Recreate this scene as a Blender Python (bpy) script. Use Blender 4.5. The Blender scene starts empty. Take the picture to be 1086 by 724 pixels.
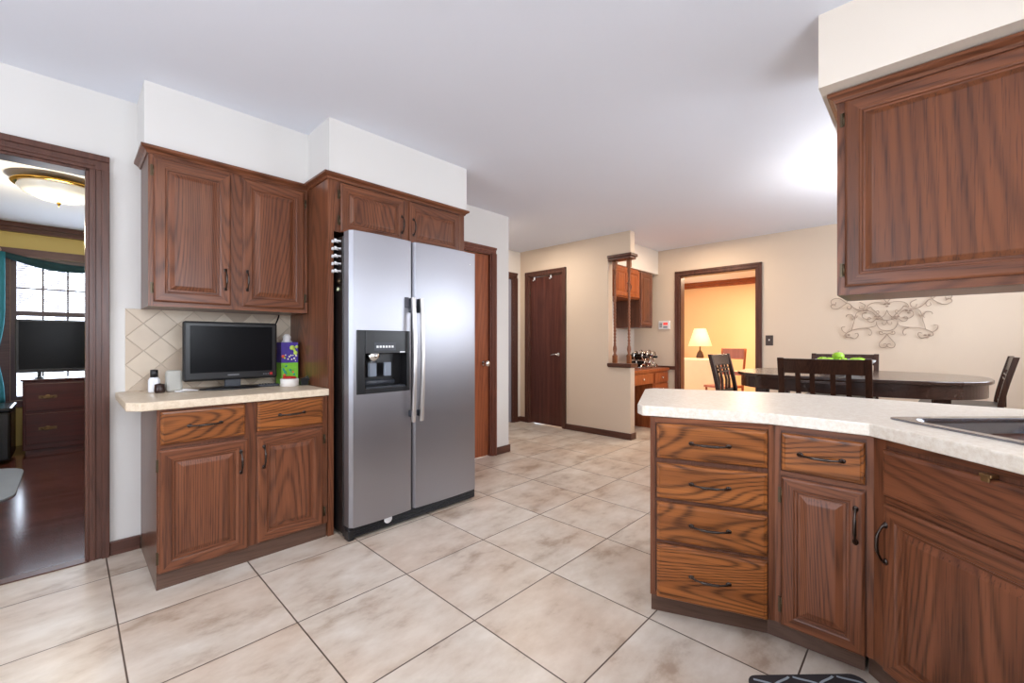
import bpy, bmesh, math, random
from mathutils import Vector, Matrix
from mathutils.geometry import tessellate_polygon
random.seed(7)
PI = math.pi
SC = bpy.context.scene
COL = SC.collection

# ------------------------------------------------------------------ camera
cd = bpy.data.cameras.new('camera'); cam = bpy.data.objects.new('camera', cd); COL.objects.link(cam)
YAW = 0.7667
CAMX, CAMY, CAMZ, FPX, HOR = 0.0273, 0.0251, 1.135, 452.69, 363.93
cam.location = (CAMX, CAMY, CAMZ); cam.rotation_euler = (PI/2, 0, YAW - PI/2)
cd.sensor_fit = 'HORIZONTAL'; cd.sensor_width = 36; cd.lens = FPX/1086*36
cd.shift_y = (HOR-362)/1086; cd.clip_start = .02; cd.clip_end = 200
SC.camera = cam
SC.view_settings.view_transform = 'Standard'; SC.view_settings.look = 'None'
SC.view_settings.gamma = 1; SC.view_settings.use_curve_mapping = False
SC.view_settings.exposure = 0.38

# ------------------------------------------------------------------ sky
w = bpy.data.worlds.new('sky'); SC.world = w; w.use_nodes = True
bg = w.node_tree.nodes['Background']; bg.inputs[0].default_value = (.80, .88, 1, 1); bg.inputs[1].default_value = 4.0

def area(name, loc, rot, sx, sy, power, col, spread=PI):
    l = bpy.data.lights.new(name, 'AREA'); l.shape = 'RECTANGLE'; l.size = sx; l.size_y = sy
    l.energy = power; l.color = col; l.spread = spread
    o = bpy.data.objects.new(name, l); o.location = loc; o.rotation_euler = rot; COL.objects.link(o); return o
def point(name, loc, power, col, r=.06):
    l = bpy.data.lights.new(name, 'POINT'); l.energy = power; l.color = col; l.shadow_soft_size = r
    o = bpy.data.objects.new(name, l); o.location = loc; COL.objects.link(o); return o
# daylight through the dining window and the kitchen window (right wall), the rear window and the living room windows
DAY = (.86, .92, 1.0)
area('dining_window_daylight', (4.1, -1.30, 1.60), (PI/2, 0, 0), 2.3, .95, 35, DAY)
area('sink_window_daylight', (0.45, -1.30, 1.55), (PI/2, 0, 0), 1.5, 1.0, 32, DAY)
# unseen uplight behind the camera, added to brighten the ceiling
area('uplight_fill', (-1.3, .9, 1.55), (PI, 0, 0), .9, .9, 20, (.97, .97, 1))
area('rear_window_daylight', (-2.32, 1.1, 1.35), (PI/2, 0, -PI/2), 2.0, 1.7, 11, (.74, .85, 1))
area('living_daylight', (0.3, 7.335, 1.3), (PI/2, 0, PI), 1.35, 1.5, 30, (.72, .84, 1))
# ------------------------------------------------------------------ materials
def lin(c):
    c = c/255.0
    return c/12.92 if c <= .04045 else ((c+.055)/1.055)**2.4
def rgb(r, g, b): return (lin(r), lin(g), lin(b), 1)
MATS = {}
def base_mat(name):
    m = bpy.data.materials.new(name); m.use_nodes = True; MATS[name] = m
    nt = m.node_tree; return m, nt, nt.nodes['Principled BSDF']
def plain(name, c, rough=.5, metal=0, spec=.5, emit=None, es=1, trans=0, var=.06, scale=6, coat=0, bump=0, bscale=60):
    m, nt, p = base_mat(name); N = nt.nodes; L = nt.links
    tc = N.new('ShaderNodeTexCoord'); no = N.new('ShaderNodeTexNoise'); no.inputs['Scale'].default_value = scale
    no.inputs['Detail'].default_value = 3
    L.new(tc.outputs['Object'], no.inputs['Vector'])
    mx = N.new('ShaderNodeMix'); mx.data_type = 'RGBA'; L.new(no.outputs['Fac'], mx.inputs['Factor'])
    a = [max(0, x*(1-var)) for x in c[:3]] + [1]; b = [min(1, x*(1+var)) for x in c[:3]] + [1]
    mx.inputs['A'].default_value = a; mx.inputs['B'].default_value = b
    L.new(mx.outputs['Result'], p.inputs['Base Color'])
    p.inputs['Roughness'].default_value = rough; p.inputs['Metallic'].default_value = metal
    p.inputs['Specular IOR Level'].default_value = spec; p.inputs['Transmission Weight'].default_value = trans
    p.inputs['Coat Weight'].default_value = coat
    if emit: p.inputs['Emission Color'].default_value = emit; p.inputs['Emission Strength'].default_value = es
    if bump:
        n2 = N.new('ShaderNodeTexNoise'); n2.inputs['Scale'].default_value = bscale; L.new(tc.outputs['Object'], n2.inputs['Vector'])
        bp = N.new('ShaderNodeBump'); bp.inputs['Strength'].default_value = bump; bp.inputs['Distance'].default_value = .002
        L.new(n2.outputs['Fac'], bp.inputs['Height']); L.new(bp.outputs['Normal'], p.inputs['Normal'])
    return m
def wood(name, dark, mid, light, axis='Z', rough=.32, bands=70, cross=2.2, along=.22, contrast=.6, coat=.12):
    """oak: contour bands of a stretched noise plus fine pores, random offset per object"""
    m, nt, p = base_mat(name); N = nt.nodes; L = nt.links
    tc = N.new('ShaderNodeTexCoord'); oi = N.new('ShaderNodeObjectInfo')
    cmb = N.new('ShaderNodeCombineXYZ')
    mu = N.new('ShaderNodeMath'); mu.operation = 'MULTIPLY'; mu.inputs[1].default_value = 37
    L.new(oi.outputs['Random'], mu.inputs[0])
    for i in range(3): L.new(mu.outputs[0], cmb.inputs[i])
    ad = N.new('ShaderNodeVectorMath'); ad.operation = 'ADD'
    L.new(tc.outputs['Object'], ad.inputs[0]); L.new(cmb.outputs[0], ad.inputs[1])
    def noise(s_cross, s_along, det, dist=0):
        mp = N.new('ShaderNodeMapping'); s = [s_cross]*3; s['XYZ'.index(axis)] = s_along
        mp.inputs['Scale'].default_value = s
        L.new(ad.outputs[0], mp.inputs['Vector'])
        n = N.new('ShaderNodeTexNoise'); n.inputs['Scale'].default_value = 1; n.inputs['Detail'].default_value = det
        n.inputs['Distortion'].default_value = dist; L.new(mp.outputs[0], n.inputs['Vector']); return n
    n1 = noise(cross, along, 1.0, .15)
    m1 = N.new('ShaderNodeMath'); m1.operation = 'MULTIPLY'; m1.inputs[1].default_value = bands*6.283
    L.new(n1.outputs['Fac'], m1.inputs[0])
    sn = N.new('ShaderNodeMath'); sn.operation = 'SINE'; L.new(m1.outputs[0], sn.inputs[0])
    mr = N.new('ShaderNodeMapRange'); mr.inputs['From Min'].default_value = -1; L.new(sn.outputs[0], mr.inputs['Value'])
    pw = N.new('ShaderNodeMath'); pw.operation = 'POWER'; pw.inputs[1].default_value = 2.4; L.new(mr.outputs[0], pw.inputs[0])
    n2 = noise(230, 7, 2)          # pores
    n3 = noise(26, .9, 3)          # broad streaks
    cr = N.new('ShaderNodeValToRGB'); cr.color_ramp.elements[0].color = mid; cr.color_ramp.elements[1].color = light
    cr.color_ramp.elements[0].position = .35; cr.color_ramp.elements[1].position = .68
    L.new(n3.outputs['Fac'], cr.inputs[0])
    mx = N.new('ShaderNodeMix'); mx.data_type = 'RGBA'; mx.inputs['B'].default_value = dark
    mf = N.new('ShaderNodeMath'); mf.operation = 'MULTIPLY'; mf.inputs[1].default_value = contrast
    L.new(pw.outputs[0], mf.inputs[0])
    mg = N.new('ShaderNodeMath'); mg.operation = 'MULTIPLY'     # pores break the bands up
    pr = N.new('ShaderNodeMapRange'); pr.inputs['From Min'].default_value = .3; pr.inputs['From Max'].default_value = .6
    pr.inputs['To Min'].default_value = .45
    L.new(n2.outputs['Fac'], pr.inputs['Value']); L.new(mf.outputs[0], mg.inputs[0]); L.new(pr.outputs[0], mg.inputs[1])
    L.new(mg.outputs[0], mx.inputs['Factor']); L.new(cr.outputs['Color'], mx.inputs['A'])
    m2 = N.new('ShaderNodeMix'); m2.data_type = 'RGBA'; m2.inputs['B'].default_value = dark
    pf = N.new('ShaderNodeMapRange'); pf.inputs['From Min'].default_value = .56; pf.inputs['From Max'].default_value = .75
    pf.inputs['To Max'].default_value = .6
    L.new(n2.outputs['Fac'], pf.inputs['Value']); L.new(pf.outputs[0], m2.inputs['Factor']); L.new(mx.outputs['Result'], m2.inputs['A'])
    L.new(m2.outputs['Result'], p.inputs['Base Color'])
    p.inputs['Roughness'].default_value = rough; p.inputs['Coat Weight'].default_value = coat; p.inputs['Coat Roughness'].default_value = .25
    p.inputs['Specular IOR Level'].default_value = .3
    bp = N.new('ShaderNodeBump'); bp.inputs['Strength'].default_value = .15; bp.inputs['Distance'].default_value = .001
    L.new(m2.outputs['Result'], bp.inputs['Height']); L.new(bp.outputs['Normal'], p.inputs['Normal'])
    return m
OD, OM, OL = rgb(48, 26, 17), rgb(106, 62, 41), rgb(128, 77, 51)
WV = wood('oak_vertical_grain', OD, OM, OL, 'Z')
WH = wood('oak_horizontal_grain', OD, OM, OL, 'X')
WHY = wood('oak_cathedral_drawer_grain', rgb(44, 21, 10), rgb(126, 72, 34), rgb(158, 94, 46), 'X', bands=34, cross=4.2, along=.8, contrast=.8)
WD = wood('oak_side_panel', rgb(60, 34, 24), rgb(88, 55, 42), rgb(104, 66, 50), 'Z', contrast=.4)
KICK = wood('toe_kick_wood', rgb(62, 42, 34), rgb(90, 66, 54), rgb(104, 78, 65), 'X', contrast=.3)
TRIM = wood('dark_stained_trim', rgb(50, 30, 24), rgb(84, 52, 42), rgb(98, 62, 50), 'Z', contrast=.4, bands=20)
TRIMX = wood('dark_stained_trim_long', rgb(50, 30, 24), rgb(84, 52, 42), rgb(98, 62, 50), 'X', contrast=.4, bands=20)
TRIMY = wood('dark_stained_trim_deep', rgb(50, 30, 24), rgb(84, 52, 42), rgb(98, 62, 50), 'Y', contrast=.4, bands=20)
DOORD = wood('dark_walnut_door', rgb(46, 22, 18), rgb(78, 42, 34), rgb(96, 54, 44), 'Z', contrast=.3, bands=16, rough=.28)
DOORL = wood('reddish_wood_door', rgb(92, 42, 22), rgb(140, 74, 44), rgb(158, 88, 54), 'Z', contrast=.35, bands=20)
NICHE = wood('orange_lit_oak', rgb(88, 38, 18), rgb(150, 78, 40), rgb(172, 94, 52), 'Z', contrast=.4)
CHAIRW = wood('espresso_wood', rgb(26, 15, 11), rgb(56, 35, 26), rgb(70, 44, 32), 'Z', contrast=.3, rough=.25)
TABLEW = wood('espresso_table_wood', rgb(36, 20, 15), rgb(54, 34, 26), rgb(62, 40, 31), 'Y', contrast=.15, rough=.18, coat=.6)
CHERRY = wood('cherry_wood', rgb(34, 10, 8), rgb(66, 20, 16), rgb(78, 26, 20), 'X', contrast=.3)
DENW = wood('honey_chair_wood', rgb(110, 52, 26), rgb(160, 84, 44), rgb(178, 98, 54), 'Z', contrast=.3)

def wall_mat(name, c, rough=.75): return plain(name, c, rough, var=.02, scale=1.2, bump=.12, bscale=180, spec=.25)
CREAM = wall_mat('cream_wall_paint', rgb(224, 213, 200))
GREYW = wall_mat('pale_wall_paint', rgb(219, 216, 212))
BEIGE = wall_mat('beige_wall_paint', rgb(214, 195, 174))
CEIL = wall_mat('ceiling_paint', rgb(226, 229, 238), .9)
YEL = wall_mat('yellow_wall_paint', rgb(206, 184, 116))
ORNG = wall_mat('peach_wall_paint', rgb(240, 206, 162))

def tile_floor():
    m, nt, p = base_mat('ceramic_floor_tile'); N = nt.nodes; L = nt.links
    g = N.new('ShaderNodeNewGeometry'); sp = N.new('ShaderNodeSeparateXYZ'); L.new(g.outputs['Position'], sp.inputs[0])
    T = .508
    def M(op, a, b=None, c=None):
        n = N.new('ShaderNodeMath'); n.operation = op
        for i, v in enumerate((a, b, c)):
            if v is None: continue
            if isinstance(v, (int, float)): n.inputs[i].default_value = v
            else: L.new(v, n.inputs[i])
        return n.outputs[0]
    ux = M('DIVIDE', M('SUBTRACT', sp.outputs[0], .6725 - 20*T), T); uy = M('DIVIDE', M('SUBTRACT', sp.outputs[1], 1.857 - 20*T), T)
    fx = M('FRACT', ux); fy = M('FRACT', uy)
    ex = M('MINIMUM', fx, M('SUBTRACT', 1, fx)); ey = M('MINIMUM', fy, M('SUBTRACT', 1, fy))
    e = M('MINIMUM', ex, ey)
    mask = N.new('ShaderNodeMapRange'); mask.inputs['From Min'].default_value = .0042; mask.inputs['From Max'].default_value = .0066
    L.new(e, mask.inputs['Value'])
    cell = N.new('ShaderNodeCombineXYZ'); L.new(M('FLOOR', ux), cell.inputs[0]); L.new(M('FLOOR', uy), cell.inputs[1])
    wn = N.new('ShaderNodeTexWhiteNoise'); L.new(cell.outputs[0], wn.inputs['Vector'])
    off = N.new('ShaderNodeVectorMath'); off.operation = 'MULTIPLY_ADD'; L.new(wn.outputs['Color'], off.inputs[0])
    off.inputs[1].default_value = (30, 30, 30); L.new(g.outputs['Position'], off.inputs[2])
    mp = N.new('ShaderNodeMapping'); mp.inputs['Scale'].default_value = (1, 1.7, 1); L.new(off.outputs[0], mp.inputs[0])
    n1 = N.new('ShaderNodeTexNoise'); n1.inputs['Scale'].default_value = 4.2; n1.inputs['Detail'].default_value = 7; n1.inputs['Roughness'].default_value = .62
    L.new(mp.outputs[0], n1.inputs[0])
    n2 = N.new('ShaderNodeTexNoise'); n2.inputs['Scale'].default_value = 1.8; n2.inputs['Detail'].default_value = 3; L.new(off.outputs[0], n2.inputs[0])
    cr = N.new('ShaderNodeValToRGB'); E = cr.color_ramp.elements
    E[0].position = .30; E[0].color = rgb(172, 152, 134); E[1].position = .66; E[1].color = rgb(222, 212, 200)
    x = E.new(.45); x.color = rgb(206, 192, 177)
    L.new(n1.outputs['Fac'], cr.inputs[0])
    tint = N.new('ShaderNodeMix'); tint.data_type = 'RGBA'; tint.blend_type = 'MULTIPLY'; tint.inputs['Factor'].default_value = .5
    c2 = N.new('ShaderNodeValToRGB'); c2.color_ramp.elements[0].color = rgb(222, 204, 190); c2.color_ramp.elements[1].color = rgb(236, 238, 240)
    c2.color_ramp.elements[0].position = .35; c2.color_ramp.elements[1].position = .6
    L.new(n2.outputs['Fac'], c2.inputs[0]); L.new(cr.outputs[0], tint.inputs['A']); L.new(c2.outputs[0], tint.inputs['B'])
    mx = N.new('ShaderNodeMix'); mx.data_type = 'RGBA'; mx.inputs['A'].default_value = rgb(84, 68, 58)
    L.new(tint.outputs['Result'], mx.inputs['B']); L.new(mask.outputs[0], mx.inputs['Factor']); L.new(mx.outputs['Result'], p.inputs['Base Color'])
    p.inputs['Roughness'].default_value = .33; p.inputs['Specular IOR Level'].default_value = .45
    bp = N.new('ShaderNodeBump'); bp.inputs['Strength'].default_value = .5; bp.inputs['Distance'].default_value = .003
    L.new(mask.outputs[0], bp.inputs['Height']); L.new(bp.outputs['Normal'], p.inputs['Normal'])
    return m
TILE = tile_floor()
def plank_floor(name, c1, c2, rough):
    m, nt, p = base_mat(name); N = nt.nodes; L = nt.links
    g = N.new('ShaderNodeNewGeometry'); mp = N.new('ShaderNodeMapping'); L.new(g.outputs['Position'], mp.inputs[0])
    br = N.new('ShaderNodeTexBrick'); br.inputs['Scale'].default_value = 1; br.inputs['Brick Width'].default_value = 1.1; br.inputs['Row Height'].default_value = .08
    br.inputs['Mortar Size'].default_value = .0015; br.inputs['Color1'].default_value = c1; br.inputs['Color2'].default_value = c2
    br.inputs['Mortar'].default_value = (c1[0]*.4, c1[1]*.4, c1[2]*.4, 1)
    L.new(mp.outputs[0], br.inputs[0]); L.new(br.outputs[0], p.inputs['Base Color']); p.inputs['Roughness'].default_value = rough
    return m
LWOOD = plank_floor('dark_plank_floor', rgb(70, 38, 32), rgb(92, 50, 42), .16)
DWOOD = plank_floor('den_carpet_tone_floor', rgb(190, 140, 96), rgb(196, 146, 100), .7)

def diamond_tile():
    m, nt, p = base_mat('tumbled_diamond_backsplash'); N = nt.nodes; L = nt.links
    tc = N.new('ShaderNodeTexCoord'); mp = N.new('ShaderNodeMapping'); mp.inputs['Rotation'].default_value = (0, PI/4, 0)
    mp.inputs['Scale'].default_value = (9.3, 9.3, 9.3); L.new(tc.outputs['Object'], mp.inputs[0])
    sp = N.new('ShaderNodeSeparateXYZ'); L.new(mp.outputs[0], sp.inputs[0])
    def M(op, a, b=None):
        n = N.new('ShaderNodeMath'); n.operation = op
        for i, v in enumerate((a, b)):
            if v is None: continue
            if isinstance(v, (int, float)): n.inputs[i].default_value = v
            else: L.new(v, n.inputs[i])
        return n.outputs[0]
    fx, fz = M('FRACT', M('ADD', sp.outputs[0], 40)), M('FRACT', M('ADD', sp.outputs[2], 40))
    e = M('MINIMUM', M('MINIMUM', fx, M('SUBTRACT', 1, fx)), M('MINIMUM', fz, M('SUBTRACT', 1, fz)))
    mk = N.new('ShaderNodeMapRange'); mk.inputs['From Min'].default_value = .008; mk.inputs['From Max'].default_value = .026; L.new(e, mk.inputs[0])
    cell = N.new('ShaderNodeCombineXYZ'); L.new(M('FLOOR', M('ADD', sp.outputs[0], 40)), cell.inputs[0]); L.new(M('FLOOR', M('ADD', sp.outputs[2], 40)), cell.inputs[2])
    wn = N.new('ShaderNodeTexWhiteNoise'); L.new(cell.outputs[0], wn.inputs['Vector'])
    cr = N.new('ShaderNodeValToRGB'); cr.color_ramp.elements[0].color = rgb(180, 158, 136); cr.color_ramp.elements[1].color = rgb(222, 206, 184)
    L.new(wn.outputs['Value'], cr.inputs[0])
    no = N.new('ShaderNodeTexNoise'); no.inputs['Scale'].default_value = 14; no.inputs['Detail'].default_value = 4; L.new(tc.outputs['Object'], no.inputs[0])
    mv = N.new('ShaderNodeMix'); mv.data_type = 'RGBA'; mv.blend_type = 'MULTIPLY'; mv.inputs['Factor'].default_value = .5
    L.new(cr.outputs[0], mv.inputs['A']); L.new(no.outputs['Color'], mv.inputs['B'])
    c3 = N.new('ShaderNodeMapRange'); c3.inputs['To Min'].default_value = .75; c3.inputs['To Max'].default_value = 1.1; L.new(no.outputs['Fac'], c3.inputs[0])
    cc = N.new('ShaderNodeCombineColor'); [L.new(c3.outputs[0], cc.inputs[i]) for i in range(3)]; L.new(cc.outputs[0], mv.inputs['B'])
    mx = N.new('ShaderNodeMix'); mx.data_type = 'RGBA'; mx.inputs['A'].default_value = rgb(184, 166, 146)
    L.new(mv.outputs['Result'], mx.inputs['B']); L.new(mk.outputs[0], mx.inputs['Factor']); L.new(mx.outputs['Result'], p.inputs['Base Color'])
    p.inputs['Roughness'].default_value = .4
    bp = N.new('ShaderNodeBump'); bp.inputs['Strength'].default_value = .6; bp.inputs['Distance'].default_value = .003
    L.new(mk.outputs[0], bp.inputs['Height']); L.new(bp.outputs['Normal'], p.inputs['Normal'])
    return m
DIAM = diamond_tile()
def speckle(name, c, c2, rough=.35):
    m, nt, p = base_mat(name); N = nt.nodes; L = nt.links
    tc = N.new('ShaderNodeTexCoord'); n = N.new('ShaderNodeTexNoise'); n.inputs['Scale'].default_value = 60; n.inputs['Detail'].default_value = 6
    n.inputs['Roughness'].default_value = .7; L.new(tc.outputs['Object'], n.inputs[0])
    cr = N.new('ShaderNodeValToRGB'); cr.color_ramp.elements[0].position = .38; cr.color_ramp.elements[1].position = .6
    cr.color_ramp.elements[0].color = c2; cr.color_ramp.elements[1].color = c; L.new(n.outputs['Fac'], cr.inputs[0])
    L.new(cr.outputs[0], p.inputs['Base Color']); p.inputs['Roughness'].default_value = rough; return m
LAM = speckle('stone_laminate', rgb(222, 205, 182), rgb(206, 186, 160))
LAM_LIT = speckle('lit_stone_laminate', rgb(232, 224, 212), rgb(218, 206, 190))  # same laminate as the left worktop, with the light on it put into the colour
def steel(name, c, rough=.3, sc=(60, 60, 1.5), metal=1, aniso=0):
    m, nt, p = base_mat(name); N = nt.nodes; L = nt.links
    tc = N.new('ShaderNodeTexCoord'); mp = N.new('ShaderNodeMapping'); mp.inputs['Scale'].default_value = sc; L.new(tc.outputs['Object'], mp.inputs[0])
    n = N.new('ShaderNodeTexNoise'); n.inputs['Scale'].default_value = 1; n.inputs['Detail'].default_value = 2; L.new(mp.outputs[0], n.inputs[0])
    r = N.new('ShaderNodeMapRange'); r.inputs['To Min'].default_value = rough; r.inputs['To Max'].default_value = rough*1.01
    L.new(n.outputs['Fac'], r.inputs[0]); L.new(r.outputs[0], p.inputs['Roughness'])
    p.inputs['Base Color'].default_value = c; p.inputs['Metallic'].default_value = metal
    if aniso:
        tg = N.new('ShaderNodeTangent'); tg.direction_type = 'RADIAL'; tg.axis = 'Z'; L.new(tg.outputs[0], p.inputs['Tangent'])
        p.inputs['Anisotropic'].default_value = aniso
    return m
STEEL = steel('brushed_stainless', rgb(166, 166, 172), .40, aniso=.75)
SINKM = steel('sink_stainless', rgb(150, 152, 160), .2, (80, 80, 80))
CHROME = steel('satin_chrome', rgb(222, 220, 216), .18, (30, 30, 30))
BRASS = steel('polished_brass', rgb(210, 165, 80), .18, (20, 20, 20))
IRON = steel('dark_bronze_pull', rgb(78, 70, 66), .28, (40, 40, 40))
HINGE = steel('antique_hinge_metal', rgb(90, 78, 62), .4, (40, 40, 40))
SCROLL = steel('aged_scroll_iron', rgb(168, 146, 128), .5, (60, 60, 60), .5)
BLACK = plain('black_plastic', rgb(20, 20, 22), .3)
BLACKM = plain('black_textured_case', rgb(22, 19, 19), .32, bump=.3, bscale=500)
SCREEN = plain('dark_screen', rgb(7, 8, 12), .22, spec=.15)
WHITE = plain('white_plastic', rgb(232, 232, 234), .35)
GREY = plain('grey_plastic', rgb(120, 122, 128), .35)
DGREY = plain('charcoal_plastic', rgb(52, 55, 62), .35)
CERAM = plain('white_glazed_dish', rgb(226, 220, 214), .2)
REDP = plain('red_plastic', rgb(190, 30, 30), .4)
SLOT = plain('dark_recess', rgb(14, 10, 9), .7)
# ------------------------------------------------------------------ mesh helpers
class MB:
    def __init__(s): s.v = []; s.f = []; s.m = []; s.cur = 0; s.sm = []; s.smooth = False
    def add(s, vs, fs, mats=None):
        o = len(s.v); s.v += [tuple(v) for v in vs]
        for i, f in enumerate(fs):
            s.f.append([o+k for k in f]); s.m.append(mats[i] if mats else s.cur); s.sm.append(s.smooth)
        return s
    def box(s, x0, x1, y0, y1, z0, z1):
        x0, x1 = sorted((x0, x1)); y0, y1 = sorted((y0, y1)); z0, z1 = sorted((z0, z1))
        return s.add([(x0,y0,z0),(x1,y0,z0),(x1,y1,z0),(x0,y1,z0),(x0,y0,z1),(x1,y0,z1),(x1,y1,z1),(x0,y1,z1)],
                     [(0,3,2,1),(4,5,6,7),(0,1,5,4),(1,2,6,5),(2,3,7,6),(3,0,4,7)])
    def prism(s, poly, z0, z1):
        a = sum(poly[i][0]*poly[(i+1)%len(poly)][1]-poly[(i+1)%len(poly)][0]*poly[i][1] for i in range(len(poly)))
        if a < 0: poly = poly[::-1]
        n = len(poly)
        return s.add([(x,y,z0) for x,y in poly]+[(x,y,z1) for x,y in poly],
                     [tuple(range(n))[::-1], tuple(range(n,2*n))]+[(i,(i+1)%n,n+(i+1)%n,n+i) for i in range(n)])
    def prism_holes(s, outer, holes, z0, z1):
        loops = [[Vector((x,y,0)) for x,y in L] for L in [outer]+holes]
        tris = tessellate_polygon(loops); flat = [p for L in loops for p in L]; n = len(flat)
        vs = [(p.x,p.y,z0) for p in flat]+[(p.x,p.y,z1) for p in flat]; fs = []
        for t in tris:
            a, b, c = [flat[k] for k in t]
            ccw = (b-a).cross(c-a).z > 0
            t = t if ccw else t[::-1]
            fs.append(tuple(n+k for k in t)); fs.append(tuple(k for k in t[::-1]))
        o = 0
        for L in loops:
            k = len(L)
            for i in range(k): fs.append((o+i, o+(i+1)%k, n+o+(i+1)%k, n+o+i))
            o += k
        return s.add(vs, fs)
    def loops(s, rings, close_first=True, close_last=True, mats=None):
        n = len(rings[0]); vs = [p for r in rings for p in r]; fs = []; ms = []
        for i in range(len(rings)-1):
            for k in range(n):
                fs.append((i*n+k, i*n+(k+1)%n, (i+1)*n+(k+1)%n, (i+1)*n+k)); ms.append(mats(i, k) if mats else s.cur)
        if close_first: fs.append(tuple(range(n))[::-1]); ms.append(s.cur)
        if close_last: fs.append(tuple((len(rings)-1)*n+k for k in range(n))); ms.append(mats(len(rings)-1, 0) if mats else s.cur)
        return s.add(vs, fs, ms)
    def tube(s, pts, rad, seg=8, caps=True):
        pts = [Vector(p) for p in pts]
        if not hasattr(rad, '__len__'): rad = [rad]*len(pts)
        t0 = (pts[1]-pts[0]).normalized()
        up = Vector((0,0,1)) if abs(t0.z) < .9 else Vector((1,0,0))
        nrm = (up - t0*up.dot(t0)).normalized(); rings = []
        for i, p in enumerate(pts):
            t = (pts[min(i+1,len(pts)-1)]-pts[max(i-1,0)]).normalized()
            nrm = (nrm - t*nrm.dot(t)).normalized(); bn = t.cross(nrm)
            rings.append([p+(nrm*math.cos(2*PI*k/seg)+bn*math.sin(2*PI*k/seg))*rad[i] for k in range(seg)])
        sm = s.smooth; s.smooth = True; s.loops(rings, caps, caps); s.smooth = sm; return s
    def lathe(s, prof, c=(0,0,0), seg=24, axis='Z', sx=1, sy=1):
        rings = []
        for r, z in prof:
            ring = []
            for k in range(seg):
                a = 2*PI*k/seg; x, y = r*math.cos(a)*sx, r*math.sin(a)*sy
                if axis == 'Z': q = (c[0]+x, c[1]+y, c[2]+z)
                elif axis == 'Y': q = (c[0]+x, c[1]+z, c[2]-y)
                else: q = (c[0]+z, c[1]+x, c[2]+y)
                ring.append(q)
            rings.append(ring)
        sm = s.smooth; s.smooth = True; s.loops(rings); s.smooth = sm; return s
    def sphere(s, c, r, sx=1, sy=1, sz=1, seg=16, rings=10):
        return s.lathe([(max(1e-4, r*math.sin(PI*i/rings)), -r*math.cos(PI*i/rings)*sz) for i in range(rings+1)], c, seg, 'Z', sx, sy)
    def build(s, name, mats, parent=None, bevel=0, world_to=None, seg=2, solid=False):
        me = bpy.data.meshes.new(name)
        vs = s.v
        if world_to is not None:
            inv = world_to.inverted(); vs = [tuple(inv @ Vector(v)) for v in vs]
        me.from_pydata(vs, [], s.f)
        if not isinstance(mats, (list, tuple)): mats = [mats]
        for m in mats: me.materials.append(m)
        for p, mi, sm in zip(me.polygons, s.m, s.sm): p.material_index = mi; p.use_smooth = sm
        bm = bmesh.new(); bm.from_mesh(me); bmesh.ops.recalc_face_normals(bm, faces=bm.faces); bm.to_mesh(me); bm.free()
        me.update()
        o = bpy.data.objects.new(name, me); COL.objects.link(o)
        if parent is not None: o.parent = parent
        if bevel:
            b = o.modifiers.new('edge', 'BEVEL'); b.width = bevel; b.segments = seg; b.limit_method = 'ANGLE'; b.angle_limit = .7
        return o
def _each(s, name, mats, parent=None):
    out = []
    for i in range(0, len(s.v), 8):
        b = MB(); b.add(s.v[i:i+8], [(0,3,2,1),(4,5,6,7),(0,1,5,4),(1,2,6,5),(2,3,7,6),(3,0,4,7)]); out.append(b.build(name, mats, parent))
    return out
MB.each = _each
def thing(name, label, cat, loc=(0,0,0), rz=0, group=None):
    o = bpy.data.objects.new(name, None); COL.objects.link(o); o.empty_display_size = .1
    o.location = loc; o.rotation_euler = (0, 0, rz); o['label'] = label; o['category'] = cat
    if group: o['group'] = group
    return o
def tag(o, label, cat, group=None):
    o['label'] = label; o['category'] = cat
    if group: o['group'] = group
    return o
def mat_of(o): return Matrix.Translation(o.location) @ o.rotation_euler.to_matrix().to_4x4()
def struct(o): o['kind'] = 'structure'; return o
def copy_tree(o, parent=None):
    c = o.copy(); COL.objects.link(c)
    if parent is not None: c.parent = parent
    for ch in [x for x in ALL_CHILDREN(o)]: copy_tree(ch, c)
    return c
def ALL_CHILDREN(o): return [x for x in bpy.data.objects if x.parent == o]
def smooth_path(pts, n=6):
    P = [Vector(p) for p in pts]; out = []
    for i in range(len(P)-1):
        p0, p1, p2, p3 = P[max(i-1,0)], P[i], P[i+1], P[min(i+2,len(P)-1)]
        for k in range(n):
            t = k/n; out.append(.5*((2*p1)+(-p0+p2)*t+(2*p0-5*p1+4*p2-p3)*t*t+(-p0+3*p1-3*p2+p3)*t**3))
    out.append(P[-1]); return out
def rrect(cx, cy, w, h, r, n=5):
    pts = []
    for sx, sy, a0 in ((1,1,0),(-1,1,PI/2),(-1,-1,PI),(1,-1,1.5*PI)):
        for k in range(n+1):
            a = a0+PI/2*k/n; pts.append((cx+sx*(w/2-r)+r*math.cos(a), cy+sy*(h/2-r)+r*math.sin(a)))
    return pts

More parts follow.
